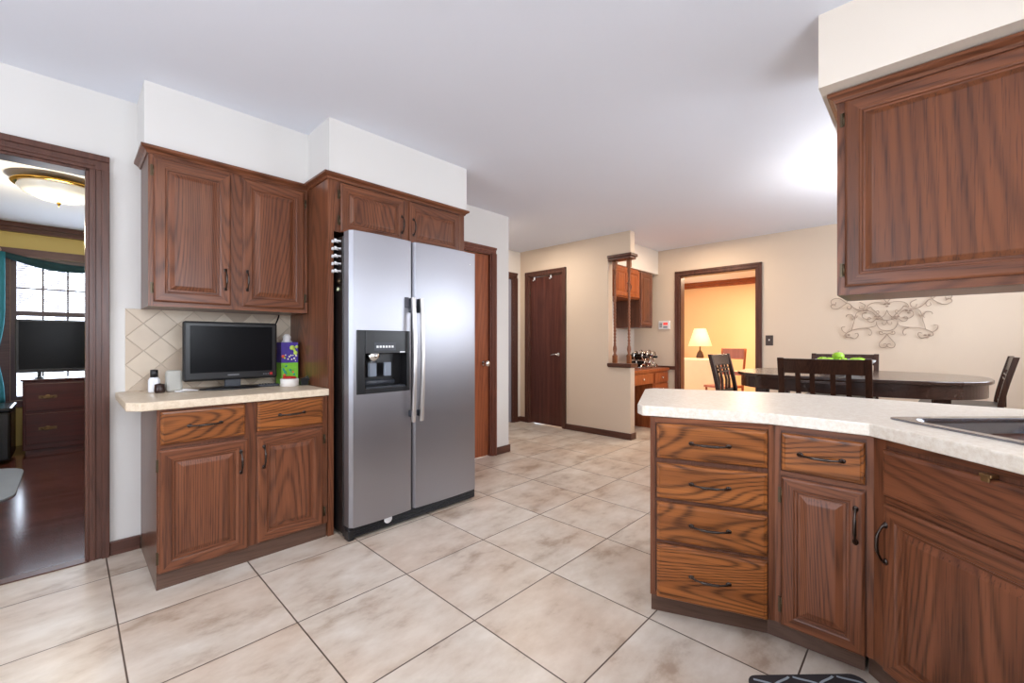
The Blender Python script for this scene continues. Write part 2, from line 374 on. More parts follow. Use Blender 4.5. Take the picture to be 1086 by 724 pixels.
# ------------------------------------------------------------------ room shell
CZ = 2.46
def wall_x(name, y0, y1, x0, x1, openings, mat, z1=CZ):
    """wall running along X between y0,y1; openings = (xa, xb, za, zb)"""
    b = MB(); x = x0
    for xa, xb, za, zb in sorted(openings):
        if xa > x: b.box(x, xa, y0, y1, 0, z1)
        if za > 0: b.box(xa, xb, y0, y1, 0, za)
        if zb < z1: b.box(xa, xb, y0, y1, zb, z1)
        x = xb
    if x < x1: b.box(x, x1, y0, y1, 0, z1)
    return struct(b.build(name, mat))
def wall_y(name, x0, x1, y0, y1, openings, mat, z1=CZ):
    b = MB(); y = y0
    for ya, yb, za, zb in sorted(openings):
        if ya > y: b.box(x0, x1, y, ya, 0, z1)
        if za > 0: b.box(x0, x1, ya, yb, 0, za)
        if zb < z1: b.box(x0, x1, ya, yb, zb, z1)
        y = yb
    if y < y1: b.box(x0, x1, y, y1, 0, z1)
    return struct(b.build(name, mat))
struct(MB().box(-2.3, 6.0, -1.3, 3.205, -.12, 0).box(3.1, 4.7, 3.205, 4.4, -.12, 0).build('floor', TILE))
struct(MB().box(-3.1, 2.5, 3.205, 7.5, -.12, 0).build('floor', LWOOD))
struct(MB().box(6.0, 9.75, -.3, 5.2, -.12, 0).build('floor', DWOOD))
struct(MB().box(-2.3, 6.0, -1.3, 3.22, CZ, CZ+.1).box(3.1, 4.7, 3.22, 4.4, CZ, CZ+.1).build('ceiling', CEIL))
struct(MB().box(-3.1, 2.5, 3.22, 7.5, CZ, CZ+.1).build('ceiling', CEIL))
struct(MB().box(6.0, 9.75, -.3, 5.2, CZ, CZ+.1).build('ceiling', CEIL))
wall_x('wall_left', 3.16, 3.27, -2.2, 3.23, [(-.80, .10, 0, 2.045), (2.53, 2.98, 0, 2.04)], GREYW)
wall_y('wall_hall_side', 3.13, 3.23, 3.27, 4.26, [], GREYW)
wall_x('wall_hall_end', 4.26, 4.36, 3.13, 4.7, [(3.66, 4.45, 0, 2.07)], CREAM)
wall_y('wall_closet', 4.6, 4.70, 2.5, 4.26, [(2.5, 2.80, .855, 2.20), (3.49, 4.09, 0, 2.085)], BEIGE)
wall_x('wall_niche', 3.16, 3.27, 4.7, 5.93, [], CREAM)
wall_y('wall_dining', 5.93, 6.05, -1.2, 3.27, [(1.51, 2.465, 0, 2.07)], BEIGE)
wall_x('wall_right', -1.2, -1.1, -2.2, 5.93, [(-.30, 1.2, 1.05, 2.05), (2.9, 5.3, 1.10, 2.10)], CREAM)
wall_y('wall_rear', -2.3, -2.2, -1.2, 3.27, [(.1, 2.1, .5, 2.2)], GREYW)
# living room
wall_x('wall_living_far', 7.25, 7.36, -3.0, 2.5, [(-.42, 1.05, .50, 2.10)], YEL)
wall_y('wall_living_left', -3.1, -3.0, 3.27, 7.36, [], YEL)
wall_y('wall_living_right', 2.4, 2.5, 3.27, 7.36, [], YEL)
# den
wall_y('wall_den_far', 9.62, 9.72, -.2, 5.1, [], ORNG)
wall_x('wall_den_left', 5.0, 5.1, 6.05, 9.62, [], ORNG)
wall_x('wall_den_right', -.3, -.2, 6.05, 9.72, [], ORNG)
# soffits
struct(MB().box(.29, 1.09, 2.845, 3.16, 2.135, CZ).box(1.085, 2.13, 2.53, 3.16, 2.14, CZ).build('wall_soffit_left', GREYW))
struct(MB().box(2.13, 2.66, -1.1, .33, 2.165, CZ).build('wall_soffit_right', CREAM))
struct(MB().box(4.7, 5.93, 2.78, 3.16, 2.125, CZ).build('wall_soffit_niche', CREAM))

def frame_x(name, yf, xa, xb, zt, mat, w=.07, t=.018, jamb=None, jy=(3.16, 3.27), both=False):
    """door casing on a wall facing -Y at y=yf; stepped profile"""
    b = MB()
    for q, (o, d) in enumerate(((0, t*.7), (w*.45, t))):
        ww = w-o if q == 0 else w*.5
        b.box(xa-w, xa-o if q == 0 else xa-w*.5, yf-d, yf, 0, zt+w) if False else None
    def leg(x0, x1, s):   # s: outer side sign
        b.box(x0, x1, yf-t*.7, yf, 0, zt)
        if s < 0: b.box(x0, x0+(x1-x0)*.4, yf-t*1.3, yf-t*.7, 0, zt); b.box(x0+(x1-x0)*.68, x0+(x1-x0)*.8, yf-t, yf-t*.7, 0, zt)
        else: b.box(x1-(x1-x0)*.4, x1, yf-t*1.3, yf-t*.7, 0, zt); b.box(x1-(x1-x0)*.8, x1-(x1-x0)*.68, yf-t, yf-t*.7, 0, zt)
    leg(xa-w, xa, -1); leg(xb, xb+w, 1)
    b.box(xa-w, xb+w, yf-t*.7, yf, zt, zt+w); b.box(xa-w, xb+w, yf-t*1.3, yf-t*.7, zt+w*.6, zt+w); b.box(xa-w*.3, xb+w*.3, yf-t, yf-t*.7, zt+w*.2, zt+w*.32)
    if jamb:
        y0, y1 = jy; b.box(xa-.001, xa+.014, y0-.002, y1+.002, 0, zt); b.box(xb-.014, xb+.001, y0-.002, y1+.002, 0, zt); b.box(xa, xb, y0-.002, y1+.002, zt-.014, zt+.001)
    return struct(b.build(name, mat, bevel=.003))
def frame_y(name, xf, ya, yb, zt, mat, w=.06, t=.018, jx=None, s=-1):
    b = MB()
    b.box(xf, xf+s*t, ya-w, ya, 0, zt); b.box(xf, xf+s*t, yb, yb+w, 0, zt); b.box(xf, xf+s*t, ya-w, yb+w, zt, zt+w)
    b.box(xf, xf+s*t*1.5, ya-w, ya-w*.6, 0, zt+w); b.box(xf, xf+s*t*1.5, yb+w*.6, yb+w, 0, zt+w); b.box(xf, xf+s*t*1.5, ya-w, yb+w, zt+w*.6, zt+w)
    if jx:
        x0, x1 = jx; b.box(x0-.002, x1+.002, ya-.001, ya+.014, 0, zt); b.box(x0-.002, x1+.002, yb-.014, yb+.001, 0, zt); b.box(x0-.002, x1+.002, ya, yb, zt-.014, zt+.001)
    return struct(b.build(name, mat, bevel=.003))
frame_x('trim_living_doorway', 3.16, -.80, .10, 2.045, TRIM, w=.078, jamb=True)
frame_x('trim_pantry', 3.16, 2.53, 2.98, 2.04, wood('reddish_trim', rgb(84, 44, 32), rgb(112, 66, 52), rgb(124, 76, 60), 'Z', contrast=.3), w=.06, jamb=True)
frame_x('trim_hall', 4.26, 3.66, 4.45, 2.07, TRIM, w=.075, jamb=True, jy=(4.26, 4.36))
frame_y('trim_closet', 4.6, 3.49, 4.09, 2.085, TRIM, w=.06, jx=(4.6, 4.7))
frame_y('trim_den_doorway', 5.93, 1.51, 2.465, 2.07, TRIM, w=.062, jx=(5.93, 6.05))
# baseboards
def bb(name, x0, x1, y0, y1, mat):
    b = MB().box(x0, x1, y0, y1, 0, .075)
    return struct(b.build(name, mat, bevel=.004))
bb('baseboard_left', .178, .303, 3.145, 3.16, TRIMX)
bb('baseboard_left', 3.04, 3.245, 3.145, 3.16, TRIMX)
bb('baseboard_hall_side', 3.23, 3.245, 3.16, 4.26, TRIMY)
bb('baseboard_hall_end', 4.53, 4.6, 4.245, 4.26, TRIMX)
bb('baseboard_closet', 4.585, 4.6, 4.15, 4.245, TRIMY)
bb('baseboard_closet', 4.585, 4.6, 2.485, 3.43, TRIMY)
bb('baseboard_closet_end', 4.60, 4.715, 2.485, 2.5, TRIMX)
bb('baseboard_dining', 5.915, 5.93, -1.1, 1.448, TRIMY)
bb('baseboard_dining', 5.915, 5.93, 2.527, 3.16, TRIMY)
struct(MB().box(5.91, 5.93, 2.527, 3.16, .765, .80).box(5.902, 5.93, 2.527, 3.16, .80, .815).build('trim_chair_rail', TRIMY, bevel=.004))
struct(MB().box(-.80, .10, 3.14, 3.205, 0, .006).build('trim_threshold', TRIMX))
# backsplash
bs = MB().box(0, .845, -.008, 0, 0, .46).build('wall_backsplash', DIAM); bs.location = (.24, 3.16, .865); struct(bs)

# ------------------------------------------------------------------ doors of the setting
def panel_slab(w, h, t, mats, x0=0, z0=0, yf=0, fr=.055, raise_=True, arch=False):
    """raised-panel slab; front at y=yf facing -y. mats index: 0 vertical grain, 1 horizontal"""
    L = []
    def ring(ins, y): return [(x0+ins, y, z0+ins), (x0+w-ins, y, z0+ins), (x0+w-ins, y, z0+h-ins), (x0+ins, y, z0+h-ins)]
    seq = [(0, yf+t), (0, yf+.006), (.004, yf+.002), (.009, yf)]
    if raise_:
        seq += [(fr-.010, yf), (fr-.006, yf+.003), (fr, yf+.0035), (fr+.003, yf+.009), (fr+.010, yf+.009), (fr+.030, yf+.0015), (fr+.034, yf+.001)]
    rings = [ring(i, y) for i, y in seq]
    nfr = 5 if raise_ else 0
    def mf(i, k):
        if not raise_: return 0
        if i >= 8: return 0
        return 1 if k in (0, 2) else 0
    b = MB(); b.loops(rings, True, True, mf); return b
def pull(length, parent, loc, vertical=False, name='handle', proud=.030):
    """arched iron pull with flared feet, along local x (or z)"""
    h = length/2; b = MB()
    pts = [(-h, -.002, 0), (-h+.003, -.010, 0), (-h*.72, -.020, 0), (-h*.35, -proud*.95, 0), (0, -proud, 0), (h*.35, -proud*.95, 0), (h*.72, -.020, 0), (h-.003, -.010, 0), (h, -.002, 0)]
    pts = smooth_path(pts, 4)
    n = len(pts); rad = []
    for i in range(n):
        t = abs(i/(n-1)*2-1); rad.append(.0052 if t < .35 else (.0036 if t < .72 else .0036+.0032*(t-.72)/.28))
    if vertical: pts = [(p[2], p[1], p[0]) for p in pts]
    b.tube(pts, rad, 8)
    for s in (-1, 1):
        c = (s*h, -.0015, 0) if not vertical else (0, -.0015, s*h)
        b.sphere(c, .0085, 1 if vertical else 1.25, .55, 1.25 if vertical else 1, 10, 6)
    o = b.build(name, IRON, parent); o.location = loc; return o
def hinge(parent, x, z, y=-.004):
    b = MB().box(-.006, .006, -.004, .004, -.028, .028).tube([(.006, -.006, -.024), (.006, -.006, .024)], .0042, 8)
    o = b.build('hinge', HINGE, parent); o.location = (x, y, z); return o
def cab_door(parent, x0, x1, z0, z1, hx=None, hz=None, fr=.055, mats=(None,), hinge_x=None, yf=-.019, name='door', pull_len=.105):
    mats = mats if mats[0] else (WV, WH)
    d = panel_slab(x1-x0, z1-z0, .018, mats, fr=fr).build(name, list(mats), parent); d.location = (x0, yf, z0)
    if hx is not None: pull(pull_len, d, (hx-x0, 0, hz-z0), True)
    if hinge_x is not None:
        for zz in (z0+.07, z1-.07): hinge(parent, hinge_x, zz)
    return d
def cab_drawer(parent, x0, x1, z0, z1, mat=None, has_pull=True, pl=.125):
    b = MB()
    def ring(i, y): return [(i, y, i), (x1-x0-i, y, i), (x1-x0-i, y, z1-z0-i), (i, y, z1-z0-i)]
    b.loops([ring(0, .018), ring(0, .007), ring(.004, .0025), ring(.010, .0015), ring(.013, 0)])
    d = b.build('drawer', mat or WHY, parent); d.location = (x0, -.019, z0)
    if has_pull: pull(pl, d, ((x1-x0)/2, 0, (z1-z0)/2))
    return d
def crown(parent, x0, x1, y, z, ret0=None, ret1=None, mat=None):
    """small crown strip along the front top"""
    b = MB()
    prof = [(0, -.024), (-.006, -.024), (-.012, -.012), (-.022, -.006), (-.030, 0), (-.030, .012), (0, .012)]
    A = [(x0+(p[0] if ret0 else 0), y+p[0], z+p[1]) for p in prof]; B = [(x1-(p[0] if ret1 else 0), y+p[0], z+p[1]) for p in prof]
    b.loops([A, B])
    if ret0:
        C = [(x0+p[0], ret0, z+p[1]) for p in prof]; b.loops([A, C])
    if ret1:
        C = [(x1-p[0], ret1, z+p[1]) for p in prof]; b.loops([B, C])
    return b.build('crown_strip', mat or WH, parent)

# pantry door beside the fridge
d = MB().box(2.548, 2.962, 3.185, 3.22, .008, 2.022).build('door_1', DOORL, bevel=.002); struct(d)
k = MB().lathe([(.001, 0), (.028, 0), (.030, -.006), (.013, -.010), (.012, -.030), (.024, -.036), (.031, -.050), (.027, -.066), (.014, -.072), (.001, -.073)], (0, 0, 0), 20, 'Y').build('door_knob', CHROME, d); k.location = (2.90, 3.185, .935)
# closet door
d = MB().box(4.618, 4.65, 3.506, 4.074, .01, 2.068).build('door_2', DOORD, bevel=.002); struct(d)
b = MB().lathe([(.001, 0), (.026, 0), (.026, -.008), (.012, -.012), (.011, -.040), (.001, -.041)], (4.618, 3.575, .985), 16, 'X')
b.tube([(4.580, 3.575, .985), (4.578, 3.60, .987), (4.577, 3.65, .982), (4.58, 3.685, .975)], [.010, .009, .007, .006], 8); b.build('door_handle', CHROME, d)
for y in (4.00, 3.70):
    hk = MB().box(4.606, 4.619, y-.010, y+.010, 2.03, 2.072).tube([(4.612, y, 2.036), (4.585, y, 2.015), (4.578, y, 2.03)], .005, 6).build('door_hook', WHITE, d)
for z in (.3, 1.05, 1.84):
    MB().tube([(4.606, 4.078, z-.04), (4.606, 4.078, z+.04)], .006, 8).build('door_hinge', HINGE, d)
# hall door
d = MB().box(3.676, 4.434, 4.285, 4.32, .01, 2.052).build('door_3', plain('grey_glossy_door', rgb(150, 146, 152), .25, coat=.5), bevel=.002); struct(d)
MB().lathe([(.001, 0), (.026, 0), (.03, -.008), (.012, -.014), (.012, -.03), (.028, -.045), (.02, -.065), (.001, -.067)], (3.75, 4.285, .95), 16, 'Y').build('door_knob', CHROME, d)

# windows that light the room (right and rear walls) and the living-room window
def window_frame(name, along, pos, a0, a1, z0, z1, nv, nh, mat, t=.05, depth=.06, bar=.02, mid=False):
    b = MB()
    def B(u0, u1, v0, v1, d0=0, d1=depth):
        if along == 'x': b.box(u0, u1, pos+d0, pos+d1, v0, v1)
        else: b.box(pos+d0, pos+d1, u0, u1, v0, v1)
    B(a0, a0+t, z0, z1); B(a1-t, a1, z0, z1); B(a0+t, a1-t, z0, z0+t); B(a0+t, a1-t, z1-t, z1)
    for i in range(1, nv): c = a0+t+(a1-a0-2*t)*i/nv; B(c-bar/2, c+bar/2, z0+t, z1-t, .015, .04)
    for i in range(1, nh): c = z0+t+(z1-z0-2*t)*i/nh; B(a0+t, a1-t, c-bar/2, c+bar/2, .016, .039)
    if mid: c = z0+(z1-z0)*mid; B(a0+t, a1-t, c-.02, c+.02, .01, .045)
    return struct(b.build(name, mat))
WFR = plain('white_window_frame', rgb(230, 230, 232), .4)
window_frame('window_2', 'x', -1.18, -.30, 1.2, 1.05, 2.05, 2, 1, WFR)
window_frame('window_3', 'x', -1.18, 2.9, 5.3, 1.10, 2.10, 3, 1, WFR, t=.06, bar=.08)
window_frame('window_4', 'y', -2.28, .1, 2.1, .5, 2.2, 2, 2, WFR)
WDK = plain('purplish_window_wood', rgb(74, 58, 66), .4)
win = window_frame('window_1', 'x', 7.27, -.42, 1.05, .50, 2.10, 7, 5, WDK, t=.045, bar=.016, mid=.608)

# ------------------------------------------------------------------ left base cabinet with its worktop
c = thing('base_cabinet', 'oak base cabinet with two drawers over two doors under the television', 'cabinet', (.305, 2.545, 0))
W = .772
b = MB(); b.cur = 0
b.box(0, W, 0, .612, .085, .832); b.build('body', WD, c)
b = MB(); b.box(0, .014+.0, -.004, .0, .085, .832)   # face frame stiles / rails
b.box(.348, .404, -.004, 0, .085, .832); b.box(.745, W, -.004, 0, .085, .832)
b.each('face_frame_stile', WV, c)
MB().box(.0, W, -.0035, 0, .806, .832).box(0, W, -.0035, 0, .655, .67).box(0, W, -.0035, 0, .085, .102).each('face_frame_rail', WH, c)
MB().box(0, W, .012, .612, 0, .085).build('toe_kick', KICK, c)
cab_drawer(c, .012, .350, .668, .822); cab_drawer(c, .406, .744, .672, .826)
cab_door(c, .006, .368-.006, .082, .645, .330, .532, hinge_x=-.001+.004)
cab_door(c, .404, .744, .088, .648, .436, .538, hinge_x=.751)
ct = MB().prism([(.20, 3.155), (.20, 2.56), (.245, 2.508), (1.076, 2.508), (1.076, 3.155)], .833, .872)
tag(ct.build('worktop', LAM, bevel=.005), 'beige laminate worktop with clipped corner under the television', 'worktop')

# upper cabinet left
c = thing('wall_cabinet', 'two-door oak wall cabinet hanging above the small television', 'cabinet', (.305, 2.85, 0))
W = .774
MB().box(0, W, 0, .302, 1.325, 2.118).build('body', WD, c)
MB().box(0, .022, -.004, 0, 1.325, 2.118).box(.350, .416, -.004, 0, 1.325, 2.118).box(.748, W, -.004, 0, 1.325, 2.118).each('face_frame_stile', WV, c)
MB().box(0, W, -.0035, 0, 1.325, 1.352).box(0, W, -.0035, 0, 2.088, 2.118).each('face_frame_rail', WH, c)
cab_door(c, .020, .356, 1.348, 2.085, .330, 1.49, hinge_x=.014)
cab_door(c, .414, .752, 1.348, 2.085, .436, 1.495, hinge_x=.757)
crown(c, 0, W+.004, -.004, 2.122, ret0=.302)

# fridge surround: tall panel + over-fridge cabinet (one unit)
c = thing('fridge_surround_cabinet', 'tall oak end panel with a two-door cabinet above the fridge', 'cabinet', (1.083, 2.545, 0))
W = 1.03
MB().box(0, .034, 0, .612, 0, 2.125).build('end_panel', WV, c)
MB().box(W-.02, W, 0, .612, 0, 2.125).build('end_panel', WV, c)
MB().box(.034, W-.02, 0, .612, 1.80, 2.125).build('body', WD, c)
MB().box(.034, .066, -.004, .02, 1.80, 2.125).box(.505, .548, -.004, .02, 1.80, 2.125).box(W-.045, W, -.004, 0, 1.80, 2.125).each('face_frame_stile', WV, c)
cab_door(c, .070, .508, 1.800, 2.095, .484, 1.925, fr=.05, hinge_x=.061)
cab_door(c, .545, .984, 1.800, 2.092, .572, 1.925, fr=.05)
crown(c, 0, W, -.004, 2.128, ret0=.302, ret1=.3)

# ------------------------------------------------------------------ fridge
fr = thing('refrigerator', 'stainless steel side-by-side refrigerator with black sides and ice dispenser', 'refrigerator', (1.140, 2.38, 0))
FW = .955
MB().box(-.005, FW-.004, .085, .735, .02, 1.762).build('body', BLACKM, fr, bevel=.006)
def door_strip(b, xa, xb, x0, x1, z0, z1, back=.078):
    def yf(x):
        t = (x-(x0+x1)/2)/((x1-x0)/2); e = min(x-x0, x1-x)
        y = -.012*(1-t*t)
        if e < .018: y += .018-math.sqrt(max(0, .018**2-(.018-e)**2))
        return y
    n = max(2, int((xb-xa)/.012)); xs = [xa+(xb-xa)*i/n for i in range(n+1)]
    poly = [(x, yf(x)) for x in xs]+[(xb, back), (xa, back)]
    b.prism(poly, z0, z1)
b = MB(); X0, X1 = 0, .414
D0, D1, DZ0, DZ1 = .036, .388, .838, 1.212
door_strip(b, X0, D0, X0, X1, .075, 1.785); door_strip(b, D1, X1, X0, X1, .075, 1.785)
door_strip(b, D0, D1, X0, X1, .075, DZ0); door_strip(b, D0, D1, X0, X1, DZ1, 1.785)
fd = b.build('freezer_door', STEEL, fr)
b = MB(); door_strip(b, .423, FW-.002, .423, FW-.002, .075, 1.785)
rd = b.build('fridge_door', STEEL, fr)
# dispenser
dp = MB()
dp.box(D0, D1, .070, .077, DZ0, DZ1); dp.box(D0, D0+.05, -.012, .07, DZ0, DZ1); dp.box(D1-.022, D1, -.012, .07, DZ0, DZ1)
dp.box(D0+.05, D1-.022, -.012, .07, DZ0, DZ0+.03); dp.box(D0+.05, D1-.022, -.016, .07, 1.075, DZ1)
dp = dp.build('dispenser_panel', BLACK, fd, bevel=.003)
kb = MB()
for i in range(6): kb.box(D0+.118+i*.020, D0+.132+i*.020, -.020, -.0155, 1.108, 1.122)
kb.build('buttons', WHITE, dp, bevel=.002)
MB().box(D0+.105, D0+.247, -.0175, -.0155, 1.092, 1.140).build('button_plate', DGREY, dp)
MB().box(D1-.075, D1-.040, -.0175, -.0155, 1.048+.03, 1.056+.03).build('dispenser_label', WHITE, dp)
MB().smooth
for cx_, r in ((D0+.115, 1), (D0+.215, .9)):
    pd = MB(); pd.prism([(cx_-.022*r, .015), (cx_+.022*r, .015), (cx_+.030*r, .03), (cx_-.030*r, .03)], .935, 1.02)
    pd.build('dispenser_paddle', plain('translucent_grey_paddle', rgb(120, 128, 140), .2), dp, bevel=.004)
MB().lathe([(.001, 0), (.018, -.004), (.040, .028), (.045, .055), (.001, .056)], (D0+.112, .02, 1.02), 20).build('ice_chute', CHROME, dp)
MB().lathe([(.001, -.10), (.016, -.098), (.016, .098), (.001, .10)], (D0+.16, .03, .900), 14, 'X').build('drip_bar', DGREY, dp)
MB().box(D0+.06, D1-.03, -.006, .06, DZ0+.03, DZ0+.038).build('drip_tray', DGREY, dp)
for nm, par, xx in (('door_handle', fd, .392), ('door_handle', rd, .452)):
    h = MB(); z0, z1 = .640, 1.425
    pts = smooth_path([(xx, -.048, z0), (xx, -.060, z0+.16), (xx, -.066, (z0+z1)/2), (xx, -.060, z1-.16), (xx, -.048, z1)], 5)
    rings = [[(p.x-.014, p.y+.010, p.z), (p.x-.010, p.y-.006, p.z), (p.x+.010, p.y-.006, p.z), (p.x+.014, p.y+.010, p.z)] for p in pts]
    h.loops(rings); ho = h.build(nm, plain('handle_alloy_%d' % (xx*1000), rgb(205, 200, 196), .28, metal=.85), par, bevel=.003)
    for zz, hh in ((z0+.05, .02), (z1-.05, .045)): MB().box(xx-.012, xx+.012, -.046, -.006, zz-hh, zz+hh).build('handle_mount', DGREY, ho, bevel=.004)
g = MB(); g.box(-.004, FW-.006, .012, .09, .012, .072)
for i in range(3): g.box(.02, FW-.03, .004, .012, .020+i*.017, .029+i*.017)
for i in range(12): g.box(.03+i*.076, .036+i*.076, .005, .012, .018, .066)
g.build('base_grille', plain('black_grille', rgb(26, 27, 31), .35), fr, bevel=.002)
MB().box(-.008, .03, .004, .06, 0, .066).build('foot_cover', BLACK, fr, bevel=.008)
for xx in (.03, FW-.10): MB().box(xx, xx+.075, .03, .14, 1.762, 1.792).build('hinge_cover', BLACK, fr, bevel=.01)
MB().box(FW-.13, FW-.065, -.004-.0015, -.002, 1.695, 1.705).build('badge', CHROME, rd)
MB().box(.10, .90, .20, .6, 0, .02).build('feet', BLACK, fr)
o = MB().lathe([(.001, 0), (.027, 0), (.026, -.003), (.001, -.003)], (0, 0, 0), 24, 'Y').build('round_sticker', WHITE); o.location = (1.383, 2.384, .062)
tag(o, 'round white sticker on the black grille under the fridge doors', 'sticker')
o = MB().box(-.014, .014, -.006, 0, -.034, .034).build('fridge_magnet', plain('grey_magnet', rgb(84, 84, 92), .4), bevel=.003); o.location = (1.140+.366, 2.3725, 1.392)
tag(o, 'small dark grey rectangular magnet on the freezer door beside the handle', 'magnet')
# magnet rack on the black side
fx = 1.135
for i in range(5):
    z = 1.735-i*.044
    m = MB()
    for yy in (2.490, 2.525):
        m.lathe([(.001, 0), (.0065, 0), (.0045, -.010), (.005, -.022), (.0095, -.028), (.0095, -.036), (.001, -.038)], (fx, yy, z), 12, 'X')
    o = m.build('fridge_magnet', WHITE)
    tag(o, 'pair of white push-pin magnets on the black fridge side, %s' % ('topmost of five pairs', 'second pair from the top', 'middle pair of five', 'fourth pair from the top', 'lowest of five pairs')[i], 'magnet', 'white push-pin magnets on the fridge side')
o = MB().lathe([(.001, 0), (.016, 0), (.017, -.006), (.010, -.012), (.001, -.014)], (fx, 2.505, 1.50), 14, 'X').build('fridge_magnet', HINGE); tag(o, 'round dark metal magnet below the white pin magnets on the fridge', 'magnet')
o = MB().lathe([(.001, 0), (.010, 0), (.011, -.008), (.001, -.012)], (fx, 2.515, 1.455), 14, 'X').build('fridge_magnet', plain('pale_green_magnet', rgb(190, 196, 160), .4)); tag(o, 'small pale round magnet, lowest on the black fridge side', 'magnet')

# ------------------------------------------------------------------ things on the left worktop
ZT = .8725
tv = thing('television', 'small black flat screen television standing on the beige worktop', 'television', (.690, 2.93, ZT))
TW = .468
b = MB()
b.box(-TW/2, TW/2, -.022, .018, .052, .385); b.box(-TW/2+.05, TW/2-.05, .018, .05, .09, .33); b.build('case', BLACK, tv, bevel=.012)
MB().box(-TW/2+.030, TW/2-.030, -.0235, -.021, .098, .360).build('screen', SCREEN, tv)
MB().box(-.028, .028, -.0235, -.0215, .078, .084).build('maker_badge', GREY, tv)
MB().box(.19, .205, -.0245, -.0215, .072, .086).build('power_light', REDP, tv)
for i in range(3): MB().box(.155+i*.012, .161+i*.012, -.0235, -.0215, .075, .081).build('button', GREY, tv)
MB().box(-.04, .04, -.012, .012, .008, .06).build('neck', DGREY, tv, bevel=.004)
MB().lathe([(.001, 0), (.16, 0), (.158, .008), (.10, .014), (.001, .016)], (0, .0, 0), 32, 'Z', 1.0, .55).build('stand_base', BLACK, tv)
o = MB().box(-.035, .035, -.03, .03, 0, .115).build('router_box', plain('pale_grey_box', rgb(176, 174, 166), .5), bevel=.012); o.location = (.425, 2.975, ZT)
tag(o, 'pale grey plastic box half behind the left side of the small television', 'box')
bt = thing('bottle', 'small white bottle with black cap left of the small television', 'bottle', (.345, 3.0, ZT))
MB().lathe([(.001, 0), (.024, 0), (.026, .01), (.026, .065), (.018, .08), (.001, .081)], (0, 0, 0), 18).build('body', WHITE, bt)
MB().lathe([(.001, 0), (.017, 0), (.017, .04), (.001, .042)], (0, 0, .08), 18).build('cap', BLACK, bt)
o = MB().lathe([(.001, 0), (.020, 0), (.024, .01), (.022, .045), (.001, .05)], (0, 0, 0), 16).build('jar', plain('dark_brown_jar', rgb(44, 22, 16), .3)); o.location = (.362, 2.945, ZT)
tag(o, 'short dark brown jar in front of the white bottle by the television', 'jar')
cb = MB(); 
for q in range(3): cb.tube(smooth_path([(.42+q*.02, 2.90, ZT+.005), (.45, 2.875-q*.008, ZT+.006+q*.005), (.49+q*.01, 2.885, ZT+.006), (.52, 2.90+q*.006, ZT+.005)], 5), .004, 6)
tag(cb.build('cable', WHITE), 'white cable coiled at the left foot of the small television', 'cable')
def dotbox(name, label, z, c, dots, loc, h=.125, w=.10, d=.10):
    t = thing(name, label, 'box', loc)
    m = MB().box(-w/2, w/2, -d/2, d/2, 0, h); ms = [c]
    for q, (dc, lst) in enumerate(dots):
        m.cur = q+1; ms.append(dc)
        for (x, zz, r) in lst: m.lathe([(.001, .0005), (r, .0005), (r, -.0012), (.001, -.0013)], (x, -d/2, zz), 14, 'Y')
    m.build('carton', ms, t)
    return t
pu = plain('purple_carton', rgb(66, 44, 140), .45, var=.35, scale=30); gn = plain('lime_carton', rgb(120, 190, 50), .45, var=.3, scale=40)
lime = plain('lime_print', rgb(190, 215, 90), .5); wh = plain('cream_print', rgb(235, 232, 200), .5); org = plain('orange_print', rgb(226, 96, 60), .5); teal = plain('teal_print', rgb(50, 150, 130), .5)
R = random.Random(3)
t = dotbox('tissue_box', 'lime green patterned tissue box under the purple one beside the television', 0, gn,
           [(teal, [(R.uniform(-.04, .04), R.uniform(.01, .115), R.uniform(.004, .009)) for _ in range(9)]), (org, [(-.036, .03, .013), (-.032, .055, .010), (.02, .075, .006), (.0, .02, .008)])], (1.010, 3.0, ZT+.003), .135)
t = dotbox('tissue_box', 'purple tissue box with green flowers on top of the lime one', 0, pu,
           [(lime, [(.015, .095, .016), (.035, .062, .013), (.042, .10, .010), (.028, .078, .008), (-.03, .03, .006)]), (wh, [(R.uniform(-.045, .045), R.uniform(.008, .05), R.uniform(.003, .006)) for _ in range(9)]), (org, [(-.04, .04, .010)])], (1.010, 3.0, ZT+.139), .13)
ts = MB(); ts.loops([[(.03*math.cos(a)*(1+.2*math.sin(3*a))*s_+.0, .018*math.sin(a)*s_, z_) for a in [2*PI*k/18 for k in range(18)]] for s_, z_ in ((1.1, -.001), (.7, .015), (.8, .035), (.35, .052))])
for i in range(len(ts.sm)): ts.sm[i] = True
ts.build('tissue', WHITE, t).location = (0, 0, .131)
o = MB().lathe([(.001, 0), (.046, 0), (.050, .004), (.052, .046), (.047, .048), (.045, .012), (.001, .010)], (0, 0, 0), 28).build('dish', CERAM); o.location = (.965, 2.82, ZT)
tag(o, 'round white ceramic dish on the worktop right of the television', 'dish')
o = MB().lathe([(.001, 0), (.038, 0), (.040, .006), (.030, .012), (.001, .014)], (0, 0, 0), 20).build('lid', REDP); o.location = (.965, 2.82, ZT+.0485)
tag(o, 'red lid lying on the white ceramic dish', 'lid')
o = MB().box(-.022, .022, -.016, .016, 0, .045).tube([(0, 0, .04), (.02, 0, .055), (.03, -.01, .03)], .006, 8).build('power_adapter', BLACK, bevel=.005); o.location = (1.052, 2.83, ZT)
tag(o, 'black power adapter between the white dish and the oak end panel', 'adapter')
o = MB().tube(smooth_path([(.82, 2.99, 1.10), (.90, 3.03, 1.20), (.97, 3.09, 1.262), (1.0, 3.12, 1.325)], 6), .004, 8).build('cord', BLACK)
tag(o, 'black cord rising from the small television to the wall cabinet', 'cord')
rm = MB()
for i in range(6): rm.box(-.05+i*.016, -.040+i*.016, -.012, .0, .012, .02)
rm.box(-.06, .06, -.016, .016, 0, .014); o = rm.build('cable_box', DGREY, bevel=.003); o.location = (.868, 2.90, ZT)
